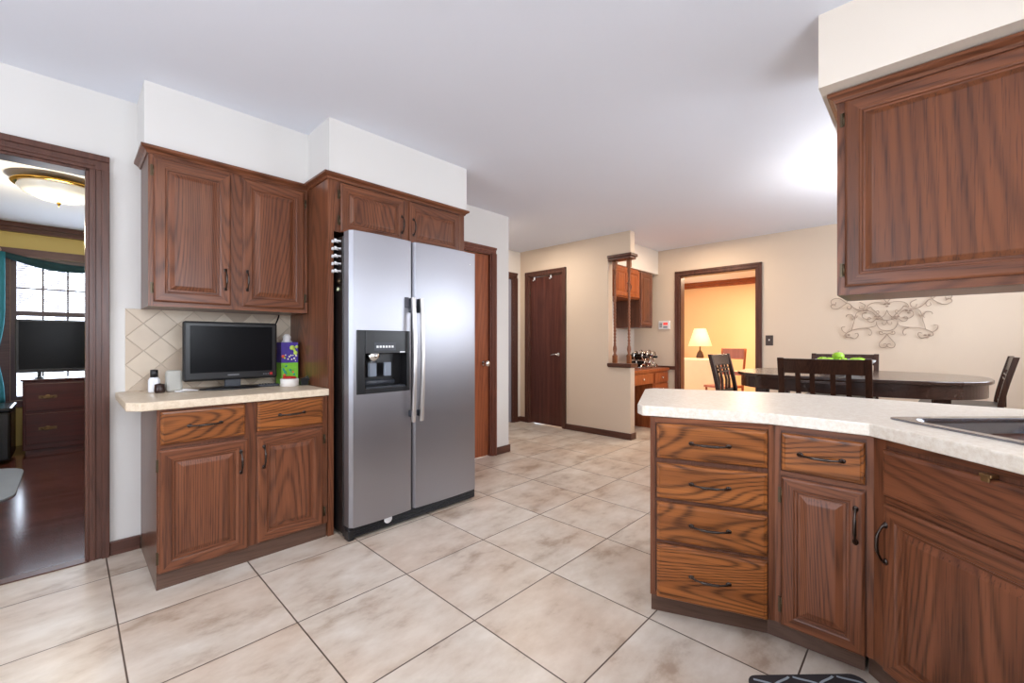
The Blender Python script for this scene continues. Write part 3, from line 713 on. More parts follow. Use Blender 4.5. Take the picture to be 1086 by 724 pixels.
tag(o, 'low grey device with buttons under the right end of the television', 'device')

# ------------------------------------------------------------------ peninsula cabinets
P0, P1, P2, P3 = (1.70, .84), (1.86, .425), (1.86, .14), (1.40, -.32)
def frame_cab(name, label, A, B, poly, kick):
    a = math.atan2(B[1]-A[1], B[0]-A[0])
    t = thing(name, label, 'cabinet', (A[0], A[1], 0), a); M = mat_of(t)
    MB().prism(poly, .10, .832).build('body', WD, t, world_to=M)
    MB().prism(kick, 0, .10).build('toe_kick', KICK, t, world_to=M)
    return t, math.hypot(B[0]-A[0], B[1]-A[1])
BK0, BK1, BK2 = (2.335, 1.085), (2.58, .53), (2.565, .155)
t, Wd = frame_cab('drawer_cabinet', 'oak peninsula cabinet end with a stack of four drawers', P0, P1, [P0, P1, BK1, BK0], [(1.755, .862), (1.925, .465), BK1, (2.33, 1.075)])
MB().box(0, .020, -.004, 0, .10, .832).box(.424, Wd, -.004, 0, .10, .832).each('face_frame_stile', WV, t)
MB().box(0, Wd, -.0035, 0, .812, .832).box(0, Wd, -.0035, 0, .10, .115).each('face_frame_rail', WH, t)
for z0, z1 in ((.668, .808), (.505, .648), (.335, .488), (.100, .318)): cab_drawer(t, .026, .420, z0, z1, pl=.132)
t, Wd = frame_cab('base_cabinet', 'narrow oak base cabinet with one drawer over one door in the peninsula', P1, P2, [P1, P2, BK2, BK1], [(1.925, .465), (1.94, .17), BK2, BK1])
MB().box(.0, .020, -.004, 0, .10, .832).box(.266, Wd, -.004, 0, .10, .832).each('face_frame_stile', WV, t)
MB().box(0, Wd, -.0035, 0, .812, .832).box(0, Wd, -.0035, 0, .648, .665).each('face_frame_rail', WH, t)
cab_drawer(t, .024, .262, .668, .806, pl=.12)
cab_door(t, .024, .262, .100, .645, .238, .530, fr=.048, hinge_x=.018, pull_len=.11)
t, Wd = frame_cab('sink_cabinet', 'diagonal oak corner sink cabinet with false drawer front and wide door', P2, P3, [P2, P3, (1.40, -1.09), (2.56, -1.09), (2.56, .15)], [(1.94, .16), (1.44, -.33), (1.44, -1.09), (2.56, -1.09), (2.56, .15)])
MB().box(.0, .046, -.004, 0, .10, .832).box(Wd-.046, Wd, -.004, 0, .10, .832).each('face_frame_stile', WV, t)
MB().box(0, Wd, -.0035, 0, .812, .832).box(0, Wd, -.0035, 0, .63, .66).each('face_frame_rail', WH, t)
b = MB()
def ring(i, y, w=Wd-.092, h=.145): return [(i, y, i), (w-i, y, i), (w-i, y, h-i), (i, y, h-i)]
b.loops([ring(0, .018), ring(0, .007), ring(.004, .002), ring(.012, 0)]); b.build('false_drawer_front', WH, t).location = (.046, -.019, .655)
cab_door(t, .046, Wd-.046, .100, .628, .058+.004, .508, fr=.055, pull_len=.115)
lt = MB().box(-.014, .014, -.026, -.004, -.003, .006).box(-.010, .010, -.026, -.022, -.014, .003)
lt = lt.build('latch', steel('worn_brass', rgb(160, 130, 90), .35, (30, 30, 30)), t, bevel=.002); lt.location = (.343, 0, .806)
# run of base cabinets beyond the corner, along the right wall
t = thing('base_cabinet', 'oak base cabinet along the window wall left of the corner sink', 'cabinet', (1.398, -.32, 0), PI)
MB().box(0, .9, 0, .75, .10, .832).build('body', WD, t); MB().box(0, .9, .07, .75, 0, .10).build('toe_kick', KICK, t)
cab_drawer(t, .02, .44, .668, .806); cab_drawer(t, .46, .88, .668, .806)
cab_door(t, .02, .44, .100, .645, .41, .53); cab_door(t, .46, .88, .100, .645, .49, .53)

# counter with sink cut-out
CTZ0, CTZ1 = .833, .875
sc_ = Vector((1.99, .119)); ud = Vector((-.7071, -.7071)); vd = Vector((.7071, -.7071))   # along front, into depth
def sp_(u, v): q = sc_+ud*u+vd*v; return (q.x, q.y)
SW, SD = .84, .56
hole = [sp_(.02, .02), sp_(SW-.02, .02), sp_(SW-.02, SD-.02), sp_(.02, SD-.02)]
outer = [(1.728, .912), (1.690, .872), (1.838, .437), (1.833, .150), (1.33, -.353), (1.30, -.365), (.47, -.365), (.47, -1.09), (2.66, -1.09), (2.64, -.1), (2.66, .50), (2.386, 1.150), (2.30, 1.165)]
b = MB().prism_holes(outer, [hole], CTZ0, CTZ1)
tag(b.build('worktop', LAM_LIT, bevel=.004), 'stone-look laminate peninsula worktop, colour paled as if lit, holding the steel sink', 'worktop')
sk = thing('kitchen_sink', 'stainless steel double bowl sink set diagonally in the peninsula worktop', 'sink', (sc_.x, sc_.y, 0), math.atan2(-.7071, -.7071))
# local x = along front (u), local y = -? : depth direction is rotated +90 from u
sgn = 1 if (Matrix.Rotation(math.atan2(-.7071, -.7071), 2) @ Vector((0, 1))).dot(vd) > 0 else -1
def yy(v): return sgn*v
bowls = [rrect(.222, yy(.27), .37, .47, .06), rrect(.618, yy(.27), .37, .47, .06)]
b = MB().prism_holes(rrect(SW/2, yy(SD/2), SW, SD, .03), bowls, CTZ1, CTZ1+.006)
b.build('rim', SINKM, sk, bevel=.003)
for cx_ in (.222, .618):
    rings = []
    for ins, z in ((-.001, .881), (.006, .874), (.012, .86), (.022, .72), (.06, .70), (.12, .695)):
        rings.append([(x, y, z) for x, y in rrect(cx_, yy(.27), .37-2*ins, .47-2*ins, max(.02, .06-ins*.3))])
    back = []
    b = MB(); b.smooth = True; b.loops(rings, False, True); b.build('bowl', SINKM, sk)
    MB().lathe([(.001, 0), (.04, 0), (.042, .004), (.001, .005)], (cx_, yy(.27), .695), 20).build('drain', CHROME, sk)
fa = thing('faucet', 'chrome single-lever kitchen faucet behind the sink bowls', 'faucet', (*sp_(.42, .61), CTZ1+.001))
MB().lathe([(.001, 0), (.03, 0), (.028, .02), (.018, .03), (.016, .12), (.001, .13)], (0, 0, 0), 20).build('base', CHROME, fa)
MB().tube(smooth_path([(0, 0, .1), (-.02, .02, .20), (-.08, .08, .24), (-.13, .13, .20)], 6), .011, 10).build('spout', CHROME, fa)

# right wall cabinet hung from the soffit over the peninsula
c = thing('wall_cabinet', 'large oak wall cabinet hanging from the soffit over the peninsula', 'cabinet', (2.23, .281, 0), -PI/2)
W = 1.37
MB().box(0, W, 0, .335, 1.332, 2.155).build('body', WD, c)
MB().box(0, .040, -.004, 0, 1.332, 2.155).box(.62, .70, -.004, 0, 1.332, 2.155).box(W-.04, W, -.004, 0, 1.332, 2.155).each('face_frame_stile', WV, c)
MB().box(0, W, -.0035, 0, 1.332, 1.372).box(0, W, -.0035, 0, 2.11, 2.155).each('face_frame_rail', WH, c)
big = wood('oak_wide_panel_grain', OD, rgb(98, 55, 32), rgb(118, 67, 38), 'Z', bands=60, cross=1.6, along=.15, contrast=.5)
for x0, x1, hx in ((.026, .635, .032), (.685, 1.34, 1.33)): cab_door(c, x0, x1, 1.364, 2.118, mats=(big, WH), fr=.055, hinge_x=(x0-.010 if hx < .5 else x1+.008))
crown(c, 0, W, -.004, 2.146, ret0=.335)
MB().box(.02, W-.02, .02, .315, 1.3315, 1.333).build('underside', WH, c)

# floor mat
mx_, my_ = 1.615, .462
mt = thing('floor_mat', 'dark cushioned floor mat with pale trellis pattern before the sink cabinet', 'mat', (mx_, my_, 0), math.atan2(-.7071, -.7071))
MB().prism(rrect(.38, .195, .76, .39, .035), 0.001, .013).build('pad', plain('charcoal_mat', rgb(44, 38, 40), .8, bump=.3, bscale=300), mt, bevel=.004)
tr = MB(); 
def clipw(p): return .012 < p[0] < .748 and .012 < p[1] < .378
for i in range(-1, 9):
    for j in range(-1, 6):
        cx0, cy0 = i*.11+(.055 if j % 2 else 0), j*.075
        for s in (-1, 1):
            seg = []
            for k in range(9):
                q = k/8; x = cx0+s*.055*q; y = cy0+.075*(q-.16*math.sin(2*PI*q))
                if clipw((x, y)): seg.append((x, y))
            for a_, b_ in zip(seg, seg[1:]):
                d_ = Vector((b_[0]-a_[0], b_[1]-a_[1])).normalized(); n_ = (-d_.y*.0035, d_.x*.0035)
                tr.prism([(a_[0]+n_[0], a_[1]+n_[1]), (b_[0]+n_[0], b_[1]+n_[1]), (b_[0]-n_[0], b_[1]-n_[1]), (a_[0]-n_[0], a_[1]-n_[1])], .0125, .0142)
tr.build('trellis_pattern', plain('pale_trellis', rgb(150, 158, 166), .8), mt)

# ------------------------------------------------------------------ spindle divider in the closet wall
t = thing('spindle_divider', 'two twisted oak spindles between wooden shelves in the wall end', 'divider', (4.65, 2.65, 0))
MB().box(-.085, .085, -.175, .145, .857, .895).box(-.07, .07, -.16, .145, .845, .857).build('lower_shelf', TRIMY, t, bevel=.005)
MB().box(-.085, .085, -.175, .145, 2.165, 2.198).box(-.07, .07, -.16, .145, 2.135, 2.165).build('upper_shelf', TRIMY, t, bevel=.005)
for yy_ in (.085, -.105):
    b = MB(); b.box(-.022, .022, yy_-.022, yy_+.022, .895, .99); b.box(-.022, .022, yy_-.022, yy_+.022, 2.04, 2.135)
    pr = [(.010, .985), (.024, .995), (.014, 1.01), (.025, 1.06), (.022, 1.09), (.013, 1.12)]
    z = 1.13
    while z < 1.93: pr += [(.017, z), (.011, z+.018), (.017, z+.036)]; z += .040
    pr += [(.013, 1.95), (.024, 2.0), (.014, 2.03), (.018, 2.045)]
    b.lathe(pr, (0, yy_, 0), 14); b.build('spindle', wood('spindle_oak_%d' % (yy_*1000), rgb(66, 34, 20), rgb(120, 70, 42), rgb(140, 84, 52), 'Z', contrast=.3), t)

# ------------------------------------------------------------------ niche desk and cabinets
c = thing('wall_cabinet', 'short two-door oak wall cabinet above the desk in the niche', 'cabinet', (4.73, 2.795, 0), 0)
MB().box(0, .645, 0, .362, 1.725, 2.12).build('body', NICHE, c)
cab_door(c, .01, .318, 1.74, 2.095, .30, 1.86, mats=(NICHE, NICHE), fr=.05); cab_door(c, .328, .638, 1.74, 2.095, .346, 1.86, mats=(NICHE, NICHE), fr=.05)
c = thing('wall_cabinet', 'tall single-door oak wall cabinet at the right of the niche', 'cabinet', (5.38, 2.79, 0), 0)
MB().box(0, .37, 0, .367, 1.35, 2.12).build('body', WD, c)
cab_door(c, .02, .35, 1.37, 2.095, mats=(WV, WH), fr=.05)
tk = thing('desk', 'built-in oak desk with drawers in the niche behind the wall end', 'desk', (4.73, 2.61, 0), 0)
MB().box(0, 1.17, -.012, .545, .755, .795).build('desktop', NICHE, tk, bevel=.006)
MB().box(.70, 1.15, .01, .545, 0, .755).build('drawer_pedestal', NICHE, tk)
MB().box(0, .70, .01, .04, .60, .755).build('apron', NICHE, tk)
for x0, x1, z0, z1 in ((.10, .66, .605, .735), (.73, 1.13, .605, .735), (.73, 1.13, .44, .585), (.73, 1.13, .26, .42), (.73, 1.13, .07, .24)):
    d = MB().box(0, x1-x0, 0, .018, 0, z1-z0).build('drawer', NICHE, tk, bevel=.005); d.location = (x0, -.009, z0)
    MB().sphere(((x1-x0)/2, -.014, (z1-z0)/2), .013).build('knob', CHROME, d)
MB().box(0, .03, .02, .53, 0, .755).build('side_panel', WD, tk)
# wine rack
wr = thing('wine_rack', 'wavy silver metal wine rack standing on the niche desk', 'wine rack', (5.58, 2.80, .797), 0)
rk = MB()
ringc = [(-.16, .168), (-.02, .183), (.12, .165), (-.09, .073), (.05, .073)]
for yy_ in (-.06, .06):
    for x, z in ringc: rk.tube([(x+.060*math.cos(a), yy_, z+.062*math.sin(a)) for a in [2*PI*k/20 for k in range(21)]], .009, 6, False)
    rk.tube(smooth_path([(-.26, yy_, .009), (-.22, yy_, .05), (-.17, yy_, .05), (-.10, yy_, .009), (-.05, yy_, .012), (0, yy_, .012), (.08, yy_, .009), (.15, yy_, .05), (.20, yy_, .045), (.25, yy_, .009)], 4), .009, 6)
for x in (-.26, .25): rk.tube([(x, -.06, .009), (x, .06, .009)], .009, 6)
for x, z in ringc: rk.tube([(x, -.06, z-.062), (x, .06, z-.062)], .005, 6)
rk.build('rack_frame', CHROME, wr)
gl = plain('dark_bottle_glass', rgb(18, 10, 10), .1); fo = [plain('foil_%d' % i, c_, .3, metal=.2) for i, c_ in enumerate((rgb(30, 20, 24), rgb(70, 20, 20), rgb(24, 18, 20), rgb(110, 50, 40)))]
for i, ((x, z), pos) in enumerate(zip([ringc[0], ringc[1], ringc[2], ringc[3]], ('upper left', 'upper middle', 'upper right', 'lower left'))):
    bo = thing('wine_bottle', 'dark wine bottle lying in the %s ring of the wine rack' % pos, 'bottle', (5.58+x, 2.80, .795+z-.013), 0, 'wine bottles in the rack')
    MB().lathe([(.001, .19), (.034, .188), (.038, .18), (.038, 0), (.032, -.03), (.015, -.06), (.014, -.07), (.001, -.071)], (0, 0, 0), 18, 'Y').build('glass', gl, bo)
    MB().lathe([(.001, -.066), (.0155, -.066), (.0155, -.115), (.001, -.116)], (0, 0, 0), 14, 'Y').build('foil', fo[i], bo)
# alarm keypad, switch
k = thing('keypad', 'white alarm keypad with small red display on the beige wall', 'keypad', (5.93, 2.683, 1.395), 0)
MB().box(-.024, 0, -.082, .082, -.058, .058).build('case', WHITE, k, bevel=.005)
MB().box(-.028, -.024, -.055, .010, .0, .035).build('display', plain('red_display', rgb(226, 90, 84), .4, emit=rgb(255, 60, 50), es=.35), k)
for i in range(3):
    for j in range(2): MB().box(-.027, -.024, .03+j*.02, .042+j*.02, -.03+i*.022, -.016+i*.022).build('key', DGREY, k)
MB().box(-.027, -.024, -.05, .01, -.04, -.02).build('key', GREY, k)
s = thing('light_switch', 'dark bronze light switch plate right of the den doorway', 'light switch', (5.93, 1.37, 1.17), 0)
MB().box(-.006, 0, -.04, .04, -.062, .062).build('plate', plain('bronze_plate', rgb(66, 52, 46), .4), s, bevel=.002)
MB().box(-.020, -.006, -.006, .006, -.004, .016).build('toggle', CERAM, s)
ks = thing('light_switch', 'pale rocker switch on the wall end beside the pantry trim', 'light switch', (3.23, 3.30, 1.17), 0)
MB().box(0, .006, -.035, .035, -.06, .06).build('plate', WHITE, ks, bevel=.002)
MB().box(.006, .012, -.012, .012, -.02, .02).build('rocker', WHITE, ks)

# wall art : wrought-iron scrolls, symmetric about its centre line
AX = 5.905
fwx, fwy = math.cos(YAW), math.sin(YAW); rtx, rty = math.sin(YAW), -math.cos(YAW)
def art_pt(cx_, cz_):      # measured on a close-up of the left half, laid out on the wall plane
    px, py = 870+cx_/7.24, 305+cz_/7.24
    dx = fwx+rtx*(px-543)/FPX; dy = fwy+rty*(px-543)/FPX; t = (AX-CAMX)/dx
    return (CAMY+dy*t, CAMZ+t*(HOR-py)/FPX)
C0 = art_pt(512, 300)[0]
curves = [[(512,358),(480,395),(452,430),(462,457),(492,460),(512,445),(500,430),(482,436)],
 [(512,357),(492,352),(468,360),(453,350),(458,336),(474,338),(472,348)], [(512,332),(465,322),(438,292),(432,262)], [(428,230),(470,244),(512,250)],
 [(512,252),(505,275),(488,284),(475,275),(480,264)], [(432,262),(425,290),(395,302),(350,309),(290,315),(240,328)],
 [(345,310),(380,320),(395,345),(383,365),(370,357)], [(240,328),(200,350),(195,372),(230,380),(265,390),(290,370),(285,350),(265,355)],
 [(200,352),(170,330),(165,305),(190,300)], [(240,328),(250,290),(262,250),(258,225),(235,205),(205,210),(197,226)],
 [(262,250),(275,200),(300,182),(350,175),(400,190),(440,225),(480,242)], [(430,240),(400,262),(375,262),(360,245),(375,228),(395,238)],
 [(395,236),(350,242),(322,222),(328,196),(350,194)], [(480,240),(455,215),(430,190),(400,165),(385,150),(352,165)],
 [(350,175),(290,172),(250,150),(225,125),(200,120)], [(200,120),(150,85),(105,85),(82,105),(90,130),(115,128),(118,112)],
 [(200,120),(160,150),(120,165),(88,155),(82,140),(100,127),(118,138)], [(225,125),(240,145),(230,165),(208,160),(212,142)],
 [(300,112),(340,130),(335,160),(305,162),(300,145)], [(512,170),(500,200),(475,225),(450,235)], [(352,165),(365,138),(400,118),(460,112),(512,118)],
 [(430,205),(448,195),(445,178),(428,182)], [(258,225),(275,232),(285,215)], [(240,205),(255,235),(245,245)]]
up = [[(x, 20-(y-118)*.9) for x, y in c_] for c_ in curves[:5]+curves[5:7]]
up += [[(512,118),(480,80),(440,60),(420,30),(432,-20)], [(200,120),(220,80),(260,60),(320,30),(240,-10)]]
ar = MB()
for c_ in curves+up:
    P = [art_pt(*p) for p in c_]
    for sgn_ in (1, -1):
        pts = smooth_path([(AX, C0+(y-C0)*sgn_, z) for y, z in P], 5); ar.tube(pts, .0035, 6)
ao = ar.build('wall_art', SCROLL); tag(ao, 'wrought-iron scrollwork wall ornament on the dining wall', 'wall art')
lf = MB()
for cc_ in ((205, 368), (820, 368), (512, 130), (345, 180), (680, 180), (440, 225), (585, 225)):
    y, z = art_pt(*cc_)
    for a in (0, 2.1, 4.2): lf.sphere((AX, y+.016*math.cos(a+.5), z+.016*math.sin(a+.5)), .012, .4, 1.1, .7, 8, 6)
lf.build('leaves', SCROLL, ao)

# ------------------------------------------------------------------ dining set (counter height)
TC = (4.20, .44)
t = thing('dining_table', 'dark espresso oval dining table in front of the scrollwork wall', 'table', (TC[0], TC[1], 0))
def sup(a, b_, n=2.6, k=128): return [(a*abs(math.cos(q))**(2/n)*(1 if math.cos(q) >= 0 else -1), b_*abs(math.sin(q))**(2/n)*(1 if math.sin(q) >= 0 else -1)) for q in [2*PI*i/k for i in range(k)]]
MB().prism(sup(.60, .745), .878, .903).build('tabletop', TABLEW, t, bevel=.006)
MB().prism_holes(sup(.575, .72), [sup(.54, .685)], .79, .878).build('apron', TABLEW, t)
for sx in (-1, 1):
    for sy in (-1, 1):
        MB().box(sx*.36-.04, sx*.36+.04, sy*.50-.04, sy*.50+.04, 0, .86).build('leg', CHAIRW, t, bevel=.005)
        
MB().box(-.34, .34, -.03, .03, .25, .31).box(-.03, .03, -.5, .5, .25, .31).build('stretcher', CHAIRW, t)
def make_chair(name, label, cat, mat, group, seat_mat):
    """chair faces +x (back at x=0, seat towards +x); counter-height"""
    t = thing(name, label, cat, (0, 0, 0), 0, group)
    w, H = .232, 1.038
    for s in (-1, 1):
        pts = [(-.03, s*w, 0), (0, s*w, .30), (.02, s*w, .62), (0, s*w, .80), (-.055, s*w, H)]
        b = MB(); rings = []
        for (x, y, z), hw in zip(smooth_path(pts, 4), [.020]*17): rings.append([(x-.016, y-.018, z), (x+.016, y-.018, z), (x+.016, y+.018, z), (x-.016, y+.018, z)])
        b.loops(rings); b.build('back_post', mat, t, bevel=.003)
        MB().loops([[(.40-e, s*.205-e, z), (.40+e, s*.205-e, z), (.40+e, s*.205+e, z), (.40-e, s*.205+e, z)] for e, z in ((.014, 0), (.02, .60))]).build('leg', mat, t)
    b = MB(); ys = [-.214+.428*i/8 for i in range(9)]
    for z0, z1, x0, x1 in ((.935, 1.033, -.035, -.055),):
        rings = [[(x0-.012-.012*(1-(y/.214)**2), y, z0), (x0+.012-.012*(1-(y/.214)**2), y, z0), (x1+.012-.012*(1-(y/.214)**2), y, z1), (x1-.012-.012*(1-(y/.214)**2), y, z1)] for y in ys]
        b.loops(rings)
    b.build('top_rail', mat, t, bevel=.003)
    def xb(z): return .0+(-.055)*(max(0, z-.80)/.245)**1.0
    sl = MB()
    for yy_ in (-.135, -.055, .055, .135): 
        sl.loops([[(xb(z)-.007-.008, yy_-.014, z), (xb(z)+.007-.008, yy_-.014, z), (xb(z)+.007-.008, yy_+.014, z), (xb(z)-.007-.008, yy_+.014, z)] for z in (.715, .80, .87, .945)])
    sl.build('back_slats', mat, t)
    MB().box(-.028, -.008, -.135, .135, .872, .886).box(-.035, -.013, -.135, .135, .905, .917).build('cross_rails', mat, t)
    MB().box(-.012, .016, -.214, .214, .69, .72).build('lower_rail', mat, t)
    MB().box(.0, .44, -.24, .24, .60, .645).build('seat_frame', mat, t, bevel=.008)
    MB().prism(rrect(.225, 0, .43, .47, .05), .645, .685).build('seat_pad', seat_mat, t, bevel=.012)
    MB().box(.385, .415, -.19, .19, .28, .31).box(.0, .4, -.215, -.195, .34, .365).box(.0, .4, .195, .215, .34, .365).build('stretcher', mat, t)
    return t
SEAT = plain('dark_leather_seat', rgb(46, 38, 36), .4)
ch = make_chair('dining_chair', 'dark slatted dining chair nearest the peninsula, back to the camera', 'chair', CHAIRW, 'dark dining chairs around the oval table', SEAT)
ch.location = (3.46, .497, 0)
for lab, loc, rz in (('dark dining chair on the far side of the table against the wall', (5.02, .56, 0), PI),
                     ('dark dining chair at the left end of the table before the den doorway', (4.20, 1.33, 0), -PI/2),
                     ('dark dining chair at the right end of the table, seen edge-on', (4.76, -.39, 0), PI/2-.045)):
    k = copy_tree(ch); k['label'] = lab; k.location = loc; k.rotation_euler = (0, 0, rz)
# bowl and apples
bw = MB(); bw.lathe([(.001, .0), (.07, 0), (.075, .008), (.14, .050), (.19, .092), (.196, .106), (.190, .106), (.135, .062), (.07, .018), (.001, .014)], (0, 0, 0), 36)
GL = plain('frosted_white_glass', rgb(232, 234, 232), .12, trans=.35)
bo = bw.build('fruit_bowl', GL); bo.location = (4.17, .47, .903); tag(bo, 'wide pale glass fruit bowl in the middle of the dining table', 'bowl')
apm = [plain('green_apple_%d' % i, c_, .25, var=.15, scale=20) for i, c_ in enumerate((rgb(150, 196, 44), rgb(176, 206, 70), rgb(134, 184, 40)))]
ap = thing('apple', 'bright green apple crowning the pile in the fruit bowl', 'apple', (4.17, .50, 1.032), 0, 'green apples in the fruit bowl')
def apple_bm():
    return MB().lathe([(.001, -.026), (.012, -.032), (.028, -.026), (.038, -.006), (.039, .010), (.030, .028), (.014, .034), (.005, .028), (.001, .024)], (0, 0, 0), 18)
apple_bm().build('flesh', apm[0], ap); MB().tube([(0, 0, .024), (.002, 0, .036), (.006, 0, .045)], .0018, 6).build('stem', plain('apple_stem', rgb(80, 60, 30), .7), ap)
spots = [((-.09, .08, .085), 'green apple at the left of the bowl, seen from the peninsula'), ((-.10, -.01, .083), 'green apple at the near rim of the fruit bowl'),
         ((.0, .13, .088), 'pale green apple at the left far side of the fruit bowl'), ((-.01, -.10, .088), 'green apple at the right side of the fruit bowl'),
         ((.09, .03, .084), 'green apple at the far side of the fruit bowl'), ((-.005, .035, .062), 'green apple hidden low in the centre of the fruit bowl'),
         ((.07, -.065, .084), 'green apple at the far right of the fruit bowl')]
for i, ((dx, dy, dz), lab) in enumerate(spots):
    k = copy_tree(ap); k['label'] = lab; k.location = (4.17+dx, .47+dy, .903+dz+.002); k.rotation_euler = (R.uniform(-.3, .3), R.uniform(-.3, .3), R.uniform(0, 6))

# chandelier above the table (behind the hanging cabinet from here)
cz = thing('chandelier', 'small chandelier hanging over the dining table behind the hanging cabinet', 'chandelier', (4.05, -.02, -.17))
MB().lathe([(.001, CZ+.17), (.06, CZ+.169), (.055, CZ+.145), (.008, CZ+.135), (.006, 2.16), (.03, 2.13), (.035, 2.10), (.001, 2.06)], (0, 0, 0), 20).build('stem', IRON, cz)
for i in range(5):
    a = 2*PI*i/5+.3; x, y = math.cos(a), math.sin(a)
    MB().tube(smooth_path([(.03*x, .03*y, 2.10), (.09*x, .09*y, 2.06), (.16*x, .16*y, 2.09), (.18*x, .18*y, 2.13)], 5), .006, 8).build('arm', IRON, cz)
    MB().lathe([(.02, 2.13), (.035, 2.14), (.05, 2.20), (.047, 2.20), (.03, 2.145), (.02, 2.135)], (.18*x, .18*y, 0), 16).build('shade', GL, cz)
    l = point('chandelier_bulb', (4.05+.18*x, -.02+.18*y, 2.015), 7.5, (1, .97, .94), .012)

# ------------------------------------------------------------------ kitchen ceiling light (above the camera)
kl = thing('ceiling_light', 'white rectangular kitchen ceiling light box overhead', 'ceiling light', (.35, 1.0, CZ))
MB().box(-.63, .63, -.2, .2, -.06, 0).build('housing', WHITE, kl)
MB().box(-.6, .6, -.17, .17, -.075, -.06).build('diffuser', plain('lit_diffuser', rgb(245, 245, 240), .5, emit=(1, .97, .92, 1), es=2.0), kl)
area('kitchen_ceiling_lamp', (.35, 1.0, CZ-.085), (0, 0, 0), 1.2, .34, 8, (1, .97, .93))
# unseen warm fill lights, added to brighten the niche and the hall
area('niche_fill', (5.2, 2.0, 2.44), (0, 0, 0), .3, .3, 14, (1, .80, .60))
area('hall_fill', (3.85, 3.5, 2.44), (0, 0, 0), .4, .4, 12, (1, .88, .76))

# ------------------------------------------------------------------ living room contents
lr = thing('ceiling_light', 'round brass and clear glass ceiling light in the living room', 'ceiling light', (-.03, 5.15, CZ))
MB().lathe([(.001, 0), (.12, 0), (.25, -.03), (.27, -.045), (.262, -.055), (.20, -.05), (.001, -.045)], (0, 0, 0), 40).build('brass_pan', BRASS, lr)
MB().lathe([(.225, -.052), (.235, -.075), (.20, -.115), (.12, -.150), (.03, -.165), (.001, -.166)], (0, 0, 0), 32).build('glass_bowl', plain('cut_glass_bowl', rgb(225, 225, 225), .15, trans=.5, bump=.8, bscale=40, emit=(1, .95, .85, 1), es=.12), lr)
MB().lathe([(.001, -.16), (.014, -.166), (.012, -.18), (.006, -.19), (.001, -.205)], (0, 0, 0), 12).build('finial', BRASS, lr)
point('living_lamp', (-.03, 5.15, 2.05), 26, (1, .86, .62), .12)
struct(MB().box(-3, 2.4, 7.19, 7.25, 2.36, CZ).box(-3, 2.4, 7.15, 7.19, 2.41, CZ).build('trim_crown_living', TRIMX))
struct(MB().box(-.50, 1.13, 7.225, 7.25, 2.10, 2.185).box(-.50, -.42, 7.225, 7.25, .44, 2.10).box(1.05, 1.13, 7.225, 7.25, .44, 2.10).box(-.52, 1.15, 7.20, 7.25, .43, .50).build('trim_window_living', wood('window_trim_wood', rgb(50, 32, 34), rgb(88, 58, 56), rgb(100, 68, 66), 'X', contrast=.3)))
bl = MB()
z = .56
while z < 2.07: bl.box(-.37, 1.0, 7.345, 7.352, z, z+.007); z += .024
tag(bl.build('window_blind', WHITE), 'white slatted blind behind the living room window bars', 'blind')
sw = MB(); rings = []
tealm = plain('dark_teal_fabric', rgb(22, 58, 62), .8, var=.2, scale=15); tealc = plain('teal_curtain_fabric', rgb(40, 120, 132), .8, var=.25, scale=12)
for i in range(21):
    q = i/20; x = -.50+.95*q; zc = 2.13-.13*math.sin(PI*min(1, q*.78+.05)); hh = .028+.020*math.sin(PI*q)
    rings.append([(x, 7.17+.028*math.cos(a), zc+hh*math.sin(a)+.005*math.sin(3*a+q*9)) for a in [2*PI*k/12 for k in range(12)]])
sw.smooth = True; sw.loops(rings); tag(sw.build('swag_valance', tealm), 'dark teal swag draped across the top of the living room window', 'valance')
cu = MB(); rings = []
for i in range(24):
    z = .50+1.62*i/23; pinch = 1-.45*math.exp(-((z-1.0)/.25)**2)
    ring = []
    for k in range(24):
        a = 2*PI*k/24; ring.append((-.56+.105*pinch*math.cos(a)+(.012*math.sin(5*a)), 7.13+.03*math.sin(a)*(1+.3*math.cos(5*a)), z))
    rings.append(ring)
cu.smooth = True; cu.loops(rings); tag(cu.build('curtain', tealc), 'teal curtain panel tied at the left of the living room window', 'curtain')
hk = MB().sphere((-.51, 7.16, 2.14), .035).build('window_holdback', plain('beige_knob', rgb(196, 170, 150), .5)); tag(hk, 'beige round holdback at the left end of the teal swag', 'holdback')
dr = thing('dresser', 'dark cherry dresser with drawers below the living room window', 'dresser', (-.30, 6.60, 0))
MB().box(0, 1.25, 0, .48, .04, .745).build('body', CHERRY, dr, bevel=.006); MB().box(-.015, 1.265, -.015, .49, .745, .765).build('top', CHERRY, dr, bevel=.004)
MB().box(.02, 1.23, .02, .46, 0, .04).build('plinth', CHERRY, dr)
for x0 in (.02, .64):
    for z0, z1 in ((.44, .72), (.10, .41)):
        d = MB().box(0, .59, 0, .02, 0, z1-z0).build('drawer', CHERRY, dr, bevel=.004); d.location = (x0, -.014, z0)
        h = MB().box(.09, .22, -.005, 0, (z1-z0)/2-.014, (z1-z0)/2+.014).sphere((.155, -.003, (z1-z0)/2), .026, 1, .2, .9).tube([(.11, -.004, (z1-z0)/2), (.13, -.02, (z1-z0)/2-.012), (.18, -.02, (z1-z0)/2-.012), (.20, -.004, (z1-z0)/2)], .004, 6)
        h.build('drawer_pull', steel('tarnished_brass_%d_%d' % (x0*100, z0*100), rgb(120, 96, 70), .5, (20, 20, 20)), d)
l2 = thing('television', 'large black flat television on the cherry dresser before the window', 'television', (.23, 6.80, .766))
MB().box(-.59, .59, -.025, .03, .062, .62).build('case', BLACK, l2, bevel=.008); MB().box(-.565, .565, -.0265, -.024, .098, .60).build('screen', SCREEN, l2)
MB().box(-.06, .06, -.0265, -.0245, .074, .082).build('maker_badge', GREY, l2)
